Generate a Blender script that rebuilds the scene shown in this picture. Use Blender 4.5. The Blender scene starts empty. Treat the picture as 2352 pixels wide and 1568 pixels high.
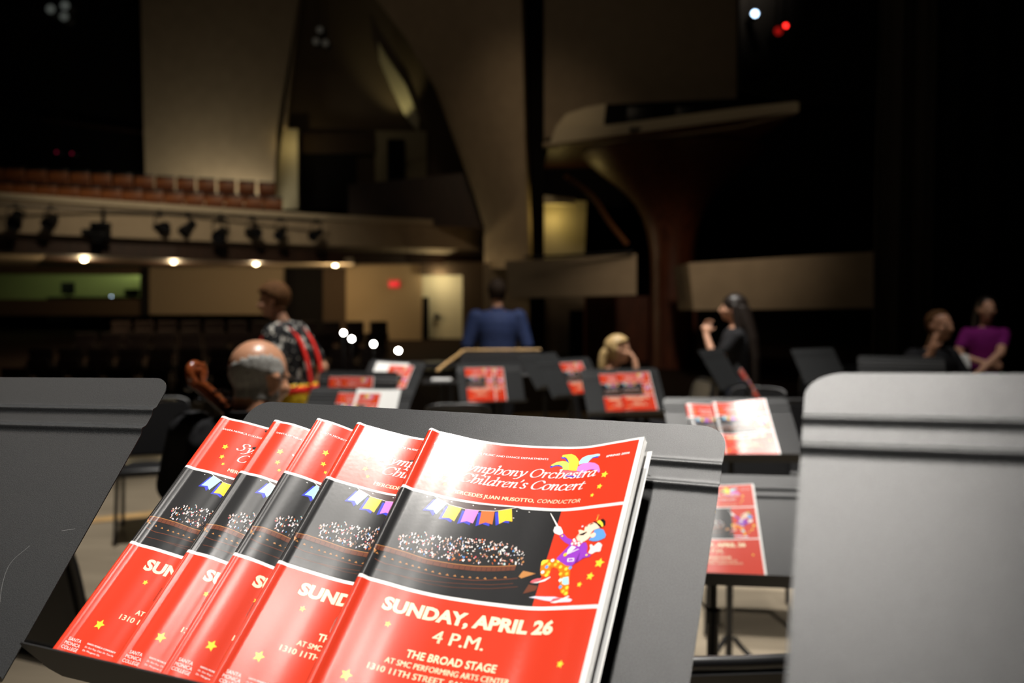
import bpy, bmesh, math, random
import numpy as np
from mathutils import Vector, Matrix
random.seed(7)
SC = bpy.context.scene
COL = SC.collection

# ------------------------------------------------------------------ camera
LENS, PITCH, CAM_H = 28.5, math.radians(2.5), 1.52
FPX, CX, CY = LENS / 36 * 2352, 1176, 784
cam = bpy.data.cameras.new('camera')
cam.lens, cam.sensor_width, cam.clip_start, cam.clip_end = LENS, 36, 0.05, 120
cam.dof.use_dof, cam.dof.focus_distance, cam.dof.aperture_fstop = True, 0.80, 4.0
cam_obj = bpy.data.objects.new('camera', cam)
cam_obj.location = (0, 0, CAM_H)
cam_obj.rotation_euler = (math.pi / 2 - PITCH, 0, 0)
COL.objects.link(cam_obj)
SC.camera = cam_obj

# ------------------------------------------------------------------ colour management, world
SC.view_settings.view_transform = 'Standard'
SC.view_settings.look = 'None'
SC.view_settings.exposure = 0.0
SC.view_settings.gamma = 1.0
SC.view_settings.use_curve_mapping = False
SC.cycles.use_denoising = True
SC.cycles.max_bounces = 5
SC.cycles.sample_clamp_indirect = 4
world = bpy.data.worlds.new('world')
SC.world = world
world.use_nodes = True
world.node_tree.nodes['Background'].inputs[0].default_value = (1.0, 0.85, 0.7, 1)
world.node_tree.nodes['Background'].inputs[1].default_value = 0.0004

# ------------------------------------------------------------------ lights of the place and added fills
def spot(name, loc, target, watts, angle, blend=0.5, radius=0.12, color=(1, 0.955, 0.89)):
    l = bpy.data.lights.new(name, 'SPOT')
    l.energy, l.spot_size, l.spot_blend, l.shadow_soft_size, l.color = watts, math.radians(angle), blend, radius, color
    o = bpy.data.objects.new(name, l)
    o.location = loc
    o.rotation_euler = (Vector(target) - Vector(loc)).to_track_quat('-Z', 'Y').to_euler()
    COL.objects.link(o)
    return o
def area(name, loc, target, watts, sx, sy, color=(1, 0.8, 0.55)):
    l = bpy.data.lights.new(name, 'AREA')
    l.shape, l.size, l.size_y, l.energy, l.color = 'RECTANGLE', sx, sy, watts, color
    o = bpy.data.objects.new(name, l)
    o.location = loc
    o.rotation_euler = (Vector(target) - Vector(loc)).to_track_quat('-Z', 'Y').to_euler()
    COL.objects.link(o)
    return o
def point(name, loc, watts, radius=0.05, color=(1, 0.75, 0.42)):
    l = bpy.data.lights.new(name, 'POINT')
    l.energy, l.shadow_soft_size, l.color = watts, radius, color
    o = bpy.data.objects.new(name, l)
    o.location = loc
    COL.objects.link(o)
    return o
# stage downlights over the orchestra
spot('stage_downlight_foreground', (-0.62, 0.85, 7.0), (-0.12, 0.95, 1.3), 1950, 18, 1.0, 0.18)
spot('stage_downlight_rear', (-1.35, -1.2, 7.0), (-0.2, 0.75, 1.25), 330, 13, 1.0, 0.35)
spot('stage_downlight_right', (0.72, 3.15, 7.0), (0.58, 1.9, 0.0), 1900, 58, 0.6, 0.18)
spot('stage_downlight_right_near', (1.5, 1.55, 7.0), (0.78, 2.5, 1.0), 1100, 18, 0.8, 0.38)
spot('stage_downlight_side', (-5.6, 1.3, 7.0), (-0.65, 0.85, 1.35), 170, 11, 0.8, 0.25, (1, 0.88, 0.76))  # added spot that gives the left desk its sheen
spot('stage_downlight_back', (1.9, -1.6, 7.0), (1.0, 3.9, 0.0), 900, 17, 0.8, 0.2)
spot('stage_downlight_middle', (0.6, 5.2, 7.2), (0.5, 5.9, 0.0), 2600, 48, 0.7, 0.16)
spot('stage_downlight_left', (-1.9, 4.6, 7.2), (-1.9, 5.6, 0.0), 1700, 38, 0.7, 0.16)
spot('stage_downlight_far', (2.9, 5.0, 7.2), (3.5, 6.8, 0.0), 640, 38, 0.8, 0.16)
# dim fill and unseen spots, added to brighten parts of the auditorium
area('hall_fill', (-2.0, 10.5, 9.0), (-2.0, 22.0, 3.0), 36, 9, 1.5, (1, 0.80, 0.56))
spot('fill_spot_balcony', (-4.5, 10.5, 7.5), (-7.0, 17.5, 3.2), 1150, 54, 1.0, 0.4, (1, 0.84, 0.60))
spot('fill_spot_arch', (-0.5, 10.0, 9.0), (0.3, 20.0, 5.5), 420, 34, 1.0, 0.4, (1, 0.76, 0.50))
spot('fill_spot_boxes', (2.5, 9.0, 6.5), (3.6, 15.6, 2.2), 740, 40, 1.0, 0.4, (1, 0.80, 0.58))

# ------------------------------------------------------------------ photo geometry: pixel + distance -> point in the room
RIGHT, FWD, UP = Vector((1, 0, 0)), Vector((0, math.cos(PITCH), -math.sin(PITCH))), Vector((0, math.sin(PITCH), math.cos(PITCH)))
CAM = Vector((0, 0, CAM_H))
def ray(x, y): return RIGHT * ((x - CX) / FPX) + FWD - UP * ((y - CY) / FPX)
def at(x, y, Y):
    r = ray(x, y)
    return CAM + r * (Y / r.y)

# ------------------------------------------------------------------ materials
MATS = {}
def mat(name, col, rough=0.6, spec=0.5, metal=0.0, noise=0.0, nscale=40.0, bump=0.0, bscale=200.0, emit=None, estr=0.0, stretch=None, coat=0.0):
    if name in MATS: return MATS[name]
    m = bpy.data.materials.new(name)
    m.use_nodes = True
    nt = m.node_tree
    b = nt.nodes['Principled BSDF']
    b.inputs['Base Color'].default_value = (*col, 1)
    b.inputs['Roughness'].default_value = rough
    b.inputs['Specular IOR Level'].default_value = spec
    b.inputs['Metallic'].default_value = metal
    b.inputs['Coat Weight'].default_value = coat
    if emit:
        b.inputs['Emission Color'].default_value = (*emit, 1)
        b.inputs['Emission Strength'].default_value = estr
    if noise or bump:
        tc = nt.nodes.new('ShaderNodeTexCoord')
        mp = nt.nodes.new('ShaderNodeMapping')
        if stretch: mp.inputs['Scale'].default_value = stretch
        nt.links.new(tc.outputs['Object'], mp.inputs['Vector'])
    if noise:
        n = nt.nodes.new('ShaderNodeTexNoise')
        n.inputs['Scale'].default_value = nscale
        n.inputs['Detail'].default_value = 4
        nt.links.new(mp.outputs['Vector'], n.inputs['Vector'])
        r = nt.nodes.new('ShaderNodeValToRGB')
        r.color_ramp.elements[0].position, r.color_ramp.elements[1].position = 0.3, 0.7
        r.color_ramp.elements[0].color = (*[max(0, c * (1 - noise)) for c in col], 1)
        r.color_ramp.elements[1].color = (*[min(1, c * (1 + noise)) for c in col], 1)
        nt.links.new(n.outputs['Fac'], r.inputs['Fac'])
        nt.links.new(r.outputs['Color'], b.inputs['Base Color'])
    if bump:
        n2 = nt.nodes.new('ShaderNodeTexNoise')
        n2.inputs['Scale'].default_value = bscale
        n2.inputs['Detail'].default_value = 3
        nt.links.new(mp.outputs['Vector'], n2.inputs['Vector'])
        bp = nt.nodes.new('ShaderNodeBump')
        bp.inputs['Strength'].default_value = bump
        bp.inputs['Distance'].default_value = 0.001
        nt.links.new(n2.outputs['Fac'], bp.inputs['Height'])
        nt.links.new(bp.outputs['Normal'], b.inputs['Normal'])
    MATS[name] = m
    return m
POWDER = mat('black_powder_coat', (0.030, 0.031, 0.032), 0.31, 0.27, bump=0.22, bscale=1800, noise=0.75, nscale=1300)
BLACKMETAL = mat('black_metal', (0.012, 0.012, 0.013), 0.35, 0.5)
CHROME = mat('chrome', (0.75, 0.75, 0.75), 0.18, 0.5, 1.0)
BLACKPAD = mat('black_vinyl', (0.010, 0.010, 0.011), 0.38, 0.5, bump=0.2, bscale=250)
BLACKMATTE = mat('black_matte', (0.008, 0.008, 0.009), 0.8, 0.2)
PAPER = mat('white_paper', (0.80, 0.80, 0.78), 0.45, 0.4)
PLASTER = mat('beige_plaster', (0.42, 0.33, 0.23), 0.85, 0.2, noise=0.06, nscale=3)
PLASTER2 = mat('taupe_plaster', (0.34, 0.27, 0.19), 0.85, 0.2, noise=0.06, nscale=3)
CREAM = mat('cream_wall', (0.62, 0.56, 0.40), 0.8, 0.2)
DARKWALL = mat('dark_brown_wall', (0.06, 0.040, 0.026), 0.85, 0.15)
BLACKWALL = mat('black_wall', (0.008, 0.007, 0.007), 0.9, 0.1)
WOOD = mat('red_brown_wood', (0.085, 0.022, 0.008), 0.42, 0.4, noise=0.45, nscale=2.5, stretch=(6, 6, 0.6))
WALNUT = mat('dark_walnut', (0.035, 0.015, 0.008), 0.5, 0.4, noise=0.4, nscale=3, stretch=(6, 6, 0.6))
PALEWOOD = mat('pale_wood', (0.55, 0.34, 0.14), 0.5, 0.4, noise=0.2, nscale=8)
SKIN = mat('skin', (0.62, 0.33, 0.21), 0.5, 0.4)
SKIN2 = mat('tanned_skin', (0.48, 0.25, 0.155), 0.5, 0.4)

# ------------------------------------------------------------------ object helpers
def link(name, data, parent=None, world=None):
    o = bpy.data.objects.new(name, data)
    COL.objects.link(o)
    if parent is not None:
        o.parent = parent
    if world is not None: o.matrix_world = world
    return o
def to_mesh(bm, name, mats, smooth=False, autosmooth=None):
    me = bpy.data.meshes.new(name)
    bmesh.ops.recalc_face_normals(bm, faces=bm.faces[:])
    bm.to_mesh(me); bm.free()
    for m in (mats if isinstance(mats, (list, tuple)) else [mats]): me.materials.append(m)
    if smooth:
        me.polygons.foreach_set('use_smooth', [True] * len(me.polygons))
        if autosmooth: me.set_sharp_from_angle(angle=math.radians(autosmooth))
    me.update()
    return me
def tag(o, label=None, cat=None, group=None, kind=None):
    for k, v in (('label', label), ('category', cat), ('group', group), ('kind', kind)):
        if v: o[k] = v
    return o
def empty(name, matrix, label, cat, group=None):
    e = bpy.data.objects.new(name, None)
    e.empty_display_size = 0.1
    COL.objects.link(e)
    e.matrix_world = matrix
    return tag(e, label, cat, group)
def part(name, bm, mats, parent, smooth=False, autosmooth=None, label=None, local=None):
    """bm is in the parent's own coordinates unless local (a matrix in them) is given"""
    o = bpy.data.objects.new(name, bm if isinstance(bm, bpy.types.Mesh) else to_mesh(bm, name, mats, smooth, autosmooth))
    COL.objects.link(o)
    o.parent = parent
    if local is not None: o.matrix_local = local
    if label: o['label'] = label
    return o
def B(): return bmesh.new()
def box(bm, c, s, rot=None, bevel=0.0):
    m = Matrix.Translation(Vector(c)) @ (rot.to_4x4() if rot is not None else Matrix()) @ Matrix.Diagonal((*s, 1))
    r = bmesh.ops.create_cube(bm, size=1, matrix=m)
    if bevel:
        es = list({e for v in r['verts'] for e in v.link_edges})
        bmesh.ops.bevel(bm, geom=es, offset=bevel, segments=2, affect='EDGES', profile=0.5)
def frame_between(p, q):
    d = (Vector(q) - Vector(p)); L = d.length
    return Matrix.Translation(Vector(p)) @ d.to_track_quat('Z', 'Y').to_matrix().to_4x4(), L
def lathe(bm, prof, M=Matrix(), seg=20, caps=True, arc=(0, 2 * math.pi)):
    full = abs(arc[1] - arc[0] - 2 * math.pi) < 1e-6
    n = seg if full else seg + 1
    rows = []
    for r, z in prof:
        rows.append([bm.verts.new(M @ Vector((max(r, 1e-5) * math.cos(arc[0] + (arc[1] - arc[0]) * k / seg), max(r, 1e-5) * math.sin(arc[0] + (arc[1] - arc[0]) * k / seg), z))) for k in range(n)])
    for a, b in zip(rows, rows[1:]):
        for k in range(seg):
            k2 = (k + 1) % n
            bm.faces.new((a[k], a[k2], b[k2], b[k]))
    if caps and full:
        bm.faces.new(rows[0][::-1]); bm.faces.new(rows[-1])
def rod(bm, p, q, r, r2=None, seg=12):
    M, L = frame_between(p, q)
    lathe(bm, [(r, 0), (r if r2 is None else r2, L)], M, seg)
def capsule(bm, p, r0, q, r1, seg=14):
    M, L = frame_between(p, q)
    pr = [(r0 * math.sin(a), -r0 * math.cos(a)) for a in (0.02, 0.5, 1.0, 1.4)] + [(r1 * math.cos(a), L + r1 * math.sin(a)) for a in (0.15, 0.55, 1.05, 1.55)]
    lathe(bm, pr, M, seg)
def ellipsoid(bm, c, r, rot=None, u=18, v=12):
    M = Matrix.Translation(Vector(c)) @ (rot.to_4x4() if rot is not None else Matrix()) @ Matrix.Diagonal((*r, 1))
    bmesh.ops.create_uvsphere(bm, u_segments=u, v_segments=v, radius=1, matrix=M)
def tube(bm, pts, r, seg=10, closed=False):
    pts = [Vector(p) for p in pts]
    n = len(pts); rows = []
    ref = None
    for i, p in enumerate(pts):
        t = (pts[min(i + 1, n - 1)] - pts[max(i - 1, 0)]).normalized()
        if ref is None:
            ref = t.orthogonal().normalized()
        ref = (ref - t * ref.dot(t)).normalized()
        bi = t.cross(ref)
        rr = r[i] if isinstance(r, (list, tuple)) else r
        rows.append([bm.verts.new(p + (ref * math.cos(2 * math.pi * k / seg) + bi * math.sin(2 * math.pi * k / seg)) * rr) for k in range(seg)])
    for a, b in zip(rows, rows[1:]):
        for k in range(seg): bm.faces.new((a[k], a[(k + 1) % seg], b[(k + 1) % seg], b[k]))
    bm.faces.new(rows[0][::-1]); bm.faces.new(rows[-1])
def arcpts(pts, n=6):
    """Catmull-Rom through pts"""
    P = [Vector(p) for p in pts]; P = [2 * P[0] - P[1]] + P + [2 * P[-1] - P[-2]]
    out = []
    for i in range(1, len(P) - 2):
        for k in range(n):
            t = k / n
            out.append(0.5 * ((2 * P[i]) + (P[i + 1] - P[i - 1]) * t + (2 * P[i - 1] - 5 * P[i] + 4 * P[i + 1] - P[i + 2]) * t * t + (3 * P[i] - P[i - 1] - 3 * P[i + 1] + P[i + 2]) * t ** 3))
    return out + [P[-2]]
def prism(bm, pts, vec):
    """closed solid: planar (or nearly) outline pts extruded by vec"""
    a = [bm.verts.new(Vector(p)) for p in pts]; b = [bm.verts.new(Vector(p) + Vector(vec)) for p in pts]
    fs = [bm.faces.new(a), bm.faces.new(b[::-1])]
    for k in range(len(a)):
        k2 = (k + 1) % len(a)
        bm.faces.new((a[k2], a[k], b[k], b[k2]))
    bmesh.ops.triangulate(bm, faces=fs)
def slab(name, px, thick, m, label=None, cat=None, kind='structure', drop=None):
    """a solid wall element whose front outline is given as (x, y, distance)"""
    bm = B()
    prism(bm, [at(*p) for p in px], (0, thick, 0) if drop is None else drop)
    o = link(name, to_mesh(bm, name, m))
    return tag(o, label, cat, None, kind)
def strip(name, top, bot, thick, m, kind='structure', smooth=False):
    """a solid band between two polylines given as (x, y, distance)"""
    bm = B()
    T = [at(*p) for p in top]; U = [at(*p) for p in bot]; d = Vector((0, thick, 0))
    rows = [[bm.verts.new(q) for q in (t, u, u + d, t + d)] for t, u in zip(T, U)]
    for a, b in zip(rows, rows[1:]):
        for k in range(4): bm.faces.new((a[k], b[k], b[(k + 1) % 4], a[(k + 1) % 4]))
    bm.faces.new(rows[0][::-1]); bm.faces.new(rows[-1])
    o = link(name, to_mesh(bm, name, m, smooth, 40))
    return tag(o, kind=kind)

# ------------------------------------------------------------------ printed cover of the concert programme (216 x 279 mm, u from the spine, t from the top)
BW, BH = 216.0, 279.0
INK = {}
def ink(name, col, rough=0.24):
    INK[name] = len(INK)
    return mat('print_' + name, col, rough, 0.5, bump=0.04, bscale=300)
COVER_MATS = [ink(*a) for a in (
    ('white', (0.86, 0.85, 0.83)), ('red', (0.62, 0.040, 0.015)), ('dark', (0.018, 0.018, 0.019)), ('cream', (0.92, 0.82, 0.55)),
    ('star', (0.95, 0.70, 0.05)), ('lightblue', (0.42, 0.78, 0.80)), ('flagyellow', (0.90, 0.55, 0.04)), ('pink', (0.66, 0.22, 0.62)),
    ('orange', (0.72, 0.15, 0.035)), ('blue', (0.04, 0.05, 0.55)), ('ceiling', (0.075, 0.045, 0.042)), ('brown', (0.14, 0.045, 0.025)),
    ('amber', (0.50, 0.22, 0.07)), ('green', (0.50, 0.75, 0.13)), ('hatyellow', (0.95, 0.72, 0.06)), ('rose', (0.75, 0.12, 0.15)),
    ('purple', (0.30, 0.05, 0.52)), ('pants', (0.85, 0.20, 0.01)), ('hairblue', (0.12, 0.33, 0.75)), ('face', (0.90, 0.68, 0.52)),
    ('lavender', (0.72, 0.70, 0.85)), ('black', (0.010, 0.010, 0.010)), ('grey', (0.42, 0.42, 0.42)), ('skinpale', (0.75, 0.45, 0.36)), ('tan', (0.45, 0.30, 0.25)))]
ART = {
'string':[(35.7,70.1),(38.7,71.3),(49.2,74.1),(51.4,75.2),(63.2,75.8),(67.0,76.4),(79.4,75.6),(81.6,75.5),(93.7,74.5),(96.7,73.8),(108.0,70.3),(112.5,68.7)],
'flagA':[(38.7,71.3),(49.2,74.1),(43.8,87.6),(39.9,83.9),(33.5,85.1)],
'flagB':[(51.4,75.2),(63.4,76.2),(61.6,90.2),(56.1,88.1),(49.8,89.2)],
'flagC':[(67.2,76.4),(79.4,75.6),(78.5,89.4),(72.5,87.9),(67.3,90.2)],
'flagD':[(81.9,75.7),(93.7,74.7),(96.1,88.1),(89.4,86.7),(84.1,89.7)],
'flagE':[(96.8,73.9),(108.3,70.3),(112.9,83.3),(106.7,83.0),(101.8,86.9)],
'dots':[(29.7,71.5),(52.2,70.4),(72.6,70.2),(93.3,70.8),(113.6,71.2),(125.1,71.3),(80.0,77.5),(112.8,78.4)],
'crowd':[(20.7,115.4),(37.6,106.5),(57.3,106.5),(77.5,103.7),(98.9,103.5),(113.3,104.3),(128.7,109.0),(133.5,113.1),(135.2,123.1),(106.8,126.5),(82.3,126.5),(51.6,127.9),(32.7,127.4),(21.6,126.0)],
'rim':[(5.9,130.6),(15.0,128.7),(34.1,129.2),(52.5,130.3),(76.5,129.6),(96.5,128.8),(113.8,126.8),(129.4,124.2)],
'seatrow':[(10.1,137.0),(31.9,138.9),(48.4,139.1),(67.4,140.4),(87.2,139.7),(106.9,138.6),(131.9,134.0)],
'ln1':[(10.4,142.2),(20.7,143.7),(47.9,142.9),(81.4,142.7),(98.3,141.5),(124.1,137.4),(134.3,135.2)],
'ln2':[(14.7,150.5),(35.3,150.4),(59.7,148.6),(86.1,146.2),(112.7,143.6),(131.9,140.2)],
'ln3':[(35.3,150.4),(60.7,151.2),(83.5,150.2),(113.8,146.9),(136.7,142.6)],
'triA':[(134.5,133.8),(136.9,128.3),(148.2,129.9),(137.3,135.1)],
'triB':[(142.8,148.1),(145.2,139.8),(153.4,140.8),(152.6,144.6)],
'triC':[(5.9,133.7),(9.0,135.1),(7.8,138.1)],
'hat_yellow':[(138.1,11.2),(138.4,9.6),(140.5,9.2),(146.4,8.5),(150.6,10.4),(154.2,14.2),(156.0,17.8),(156.3,24.0),(156.2,27.7),(148.6,26.7),(146.7,18.6),(145.2,15.8),(143.1,13.0),(140.9,11.8),(139.2,12.4)],
'hat_green':[(130.3,21.7),(131.6,20.4),(134.6,17.9),(140.0,16.4),(144.5,17.1),(146.8,19.0),(148.8,26.4),(142.2,26.2),(142.4,24.0),(140.5,21.9),(137.5,20.8),(134.5,21.3),(132.2,22.6)],
'hat_ltblue':[(156.9,21.0),(156.1,17.2),(158.4,13.2),(162.9,11.1),(169.0,11.2),(172.8,10.9),(175.4,11.7),(175.7,13.9),(172.4,13.8),(168.7,14.3),(166.6,17.0),(165.2,19.9),(160.7,19.8)],
'hat_pink':[(156.3,27.1),(156.5,22.8),(159.7,20.3),(166.7,19.4),(172.6,21.1),(177.3,24.6),(179.5,28.8),(180.5,32.0),(179.2,32.9),(175.9,29.5),(171.7,27.9),(167.4,28.2),(164.4,31.4),(157.0,28.4)],
'hat_band':[(142.3,26.5),(156.2,27.7),(167.1,31.1),(163.0,34.1),(149.6,32.5),(143.8,30.1)],
'hat_sh1':[(129.8,23.6),(130.5,22.3),(132.2,22.6),(134.5,21.5),(137.6,21.0),(141.1,22.2),(142.4,24.3),(140.2,22.8),(136.3,22.2),(133.3,22.9),(131.6,24.5)],
'hat_sh2':[(137.3,12.4),(138.4,11.5),(141.3,12.1),(145.2,15.8),(146.7,18.6),(143.8,16.5),(141.1,13.4),(139.1,14.0)],
'hat_sh3':[(165.7,18.7),(168.3,14.8),(171.3,13.8),(174.3,13.6),(174.7,15.3),(172.5,15.2),(168.9,15.2)],
'hat_sh4':[(166.6,28.4),(169.7,26.7),(173.5,26.7),(178.0,29.5),(174.2,29.2),(170.1,28.0)],
'hat_sh5':[(144.2,30.8),(148.5,32.2),(152.3,32.7),(162.3,33.8),(161.2,35.7),(154.3,34.5),(147.9,33.7)],
'cl_shadow':[(148.5,150.9),(153.5,149.5),(171.2,150.1),(176.9,151.6),(184.9,152.1),(187.9,153.5),(186.4,155.0),(177.9,155.0),(172.4,154.2),(163.4,153.0),(154.0,151.2)],
'cl_shoeA':[(168.4,154.1),(170.3,151.6),(174.1,151.1),(177.7,151.9),(172.8,155.4),(169.4,155.1)],
'cl_soleA':[(168.6,154.9),(176.0,153.1),(183.9,149.9),(184.5,150.6),(178.5,154.7),(172.8,155.5)],
'cl_shoeB':[(145.7,138.0),(146.8,135.9),(150.8,134.2),(154.6,133.9),(153.9,135.9),(148.2,138.4)],
'cl_soleB':[(147.7,138.3),(152.3,137.1),(158.1,134.4),(161.7,132.4),(162.2,133.1),(158.1,136.3),(152.0,138.1)],
'cl_pants':[(163.2,117.2),(170.4,118.3),(171.5,121.8),(178.2,124.2),(178.8,129.5),(181.3,140.7),(183.2,149.6),(179.6,149.5),(175.4,146.5),(173.3,142.9),(171.6,135.0),(169.2,129.0),(166.4,125.5),(161.8,123.9),(158.1,123.3),(160.1,128.5),(160.8,131.8),(156.8,132.3),(152.8,131.0),(151.2,126.5),(150.2,121.1),(150.6,118.3),(155.5,117.0)],
'cl_knee':[(150.6,122.4),(150.0,119.4),(151.1,117.6),(155.5,117.1),(155.5,119.4),(153.8,120.1),(151.8,122.3)],
'cl_patch':[(173.4,134.1),(178.8,133.3),(181.1,140.0),(177.6,140.5),(174.6,139.4)],
'cl_jacket':[(171.4,104.0),(186.3,103.4),(188.7,107.4),(189.3,112.2),(191.2,114.4),(193.8,115.2),(193.2,116.9),(188.4,117.5),(185.9,115.7),(183.2,111.8),(180.7,116.3),(180.7,122.4),(178.8,123.9),(173.9,123.3),(171.1,121.1),(168.9,114.1),(166.8,115.4),(162.8,116.8),(163.3,115.1),(167.3,109.9)],
'cl_arm':[(159.1,95.1),(162.3,92.9),(167.1,97.3),(171.9,99.4),(173.0,102.0),(171.6,104.3),(166.2,101.4),(161.6,97.9)],
'cl_shirt':[(173.5,105.2),(178.1,106.9),(175.5,109.8),(170.8,112.6),(171.1,108.8)],
'cl_lapel':[(180.7,108.8),(181.5,109.2),(171.0,113.3),(170.3,112.7),(175.7,110.5)],
'cl_collar':[(171.9,101.9),(174.6,99.3),(182.1,101.7),(183.3,103.5),(180.6,106.1),(174.1,104.9)],
'cl_face':[(175.2,97.6),(178.6,98.6),(181.4,96.4),(182.2,94.3),(177.3,93.9),(175.7,90.9),(177.8,90.7),(181.6,92.2),(181.3,88.6),(184.8,86.0),(188.3,84.9),(191.8,86.7),(195.5,90.6),(190.5,92.3),(188.5,94.9),(188.7,98.4),(186.7,101.0),(183.7,102.5),(177.8,101.0)],
'cl_hair':[(191.2,92.3),(195.0,91.3),(199.4,92.8),(203.0,98.3),(202.4,101.0),(197.2,103.0),(192.6,102.9),(188.2,101.5),(189.6,99.2),(193.3,98.1),(193.0,95.3)],
'cl_brim':[(187.6,83.8),(189.7,84.0),(195.4,87.8),(197.5,90.5),(196.5,90.7),(191.8,86.7)],
'cl_hband':[(191.2,84.5),(193.6,83.0),(197.5,86.6),(198.6,89.5),(197.1,90.2),(194.3,87.3)],
'cl_crown':[(193.9,83.0),(196.4,82.2),(199.5,85.0),(200.1,88.3),(198.6,89.5),(197.1,86.2)],
'cl_stem':[(190.5,83.0),(191.0,83.3),(191.4,79.1),(190.9,78.9)],
'cl_gloveA':[(152.0,89.9),(152.0,86.2),(154.3,85.0),(157.4,85.9),(160.2,89.5),(161.8,92.5),(159.1,94.1),(153.6,92.0)],
'cl_baton':[(144.3,72.7),(144.8,72.5),(155.2,85.0),(153.9,85.7)],
'cl_gloveB':[(191.0,113.3),(192.0,109.7),(190.4,106.2),(191.9,105.6),(194.2,107.8),(197.6,104.4),(199.4,104.9),(198.9,106.9),(201.9,107.1),(201.7,108.8),(198.9,109.6),(201.7,111.5),(201.1,113.1),(197.8,112.8),(194.3,114.6)],
'cl_pocket':[(173.1,116.8),(179.2,116.9),(179.7,120.0),(173.6,119.8)],
'cl_eyeA':[(182.2,88.1),(183.7,87.2),(184.1,87.8),(182.8,88.6)],
'cl_eyeB':[(185.3,86.8),(186.4,85.6),(188.4,85.5),(188.8,86.3),(186.9,86.4),(186.0,87.4)],
'cl_mouth':[(177.6,95.2),(181.2,95.7),(184.3,93.1),(184.7,93.9),(182.0,96.3),(178.5,96.0)],
'cl_dotc':[(159.6,117.8),(165.2,118.8),(157.5,121.2),(163.3,121.7),(168.7,124.1),(156.0,123.7),(153.8,128.4),(158.9,128.5),(158.0,131.2),(174.5,126.3),(170.6,130.4),(176.4,130.7),(172.1,136.0),(173.9,141.9),(180.2,143.0),(177.5,145.9),(180.8,147.9),(178.1,125.5)],
'cl_misc':[(191.1,78.6),(178.7,87.6),(169.8,113.2),(191.1,97.2),(161.8,95.2),(190.0,115.2)],
'cl_cdots':[(173.4,103.4),(176.8,103.4),(175.1,101.1),(179.5,103.2),(182.0,102.4),(180.4,105.5),(174.0,99.6)],

}
class Flat:
    """flat artwork: polygons in millimetres with an ink and a layer"""
    def __init__(s): s.bm = bmesh.new()
    def poly(s, pts, inkname, layer):
        vs = [s.bm.verts.new((u, t, layer)) for u, t in pts]
        f = s.bm.faces.new(vs); f.material_index = INK[inkname]
    def rect(s, u0, t0, u1, t1, k, layer): s.poly([(u0, t0), (u1, t0), (u1, t1), (u0, t1)], k, layer)
    def disc(s, c, r, k, layer, n=14): s.poly([(c[0] + r * math.cos(2 * math.pi * i / n), c[1] + r * math.sin(2 * math.pi * i / n)) for i in range(n)], k, layer)
    def star(s, c, r, layer, rot=0.18): s.poly([(c[0] + (r if i % 2 == 0 else r * 0.5) * math.sin(rot + math.pi * i / 5), c[1] - (r if i % 2 == 0 else r * 0.5) * math.cos(rot + math.pi * i / 5)) for i in range(10)], 'star', layer)
    def line(s, pts, w, k, layer):
        for (a, b), (c, d) in zip(pts, pts[1:]):
            L = math.hypot(c - a, d - b) or 1; nx, ny = -(d - b) / L * w / 2, (c - a) / L * w / 2
            s.poly([(a + nx, b + ny), (c + nx, d + ny), (c - nx, d - ny), (a - nx, b - ny)], k, layer)
    def text(s, body, u0, u1, base, cap, k, layer, bold=0.0, shear=0.0, twice=0.0):
        if twice: s.text(body, u0 + twice, u1 + twice, base, cap, k, layer, bold, shear)
        cu = bpy.data.curves.new('lettering', 'FONT')
        cu.body, cu.offset, cu.shear, cu.resolution_u = body, bold, shear, 3
        o = bpy.data.objects.new('lettering', cu); COL.objects.link(o)
        bpy.context.view_layer.update()
        me = bpy.data.meshes.new_from_object(o.evaluated_get(bpy.context.evaluated_depsgraph_get()))
        co = np.zeros(len(me.vertices) * 3); me.vertices.foreach_get('co', co); co = co.reshape(-1, 3)
        x0, x1 = co[:, 0].min(), co[:, 0].max()
        sx, sy = (u1 - u0) / (x1 - x0), cap / (0.70 + 2 * bold)
        vs = [s.bm.verts.new((u0 + (c[0] - x0) * sx, base - (c[1] + bold * 0) * sy, layer)) for c in co]
        for p in me.polygons:
            try:
                f = s.bm.faces.new([vs[i] for i in p.vertices]); f.material_index = INK[k]
            except ValueError: pass
        bpy.data.objects.remove(o); bpy.data.curves.remove(cu); bpy.data.meshes.remove(me)
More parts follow.
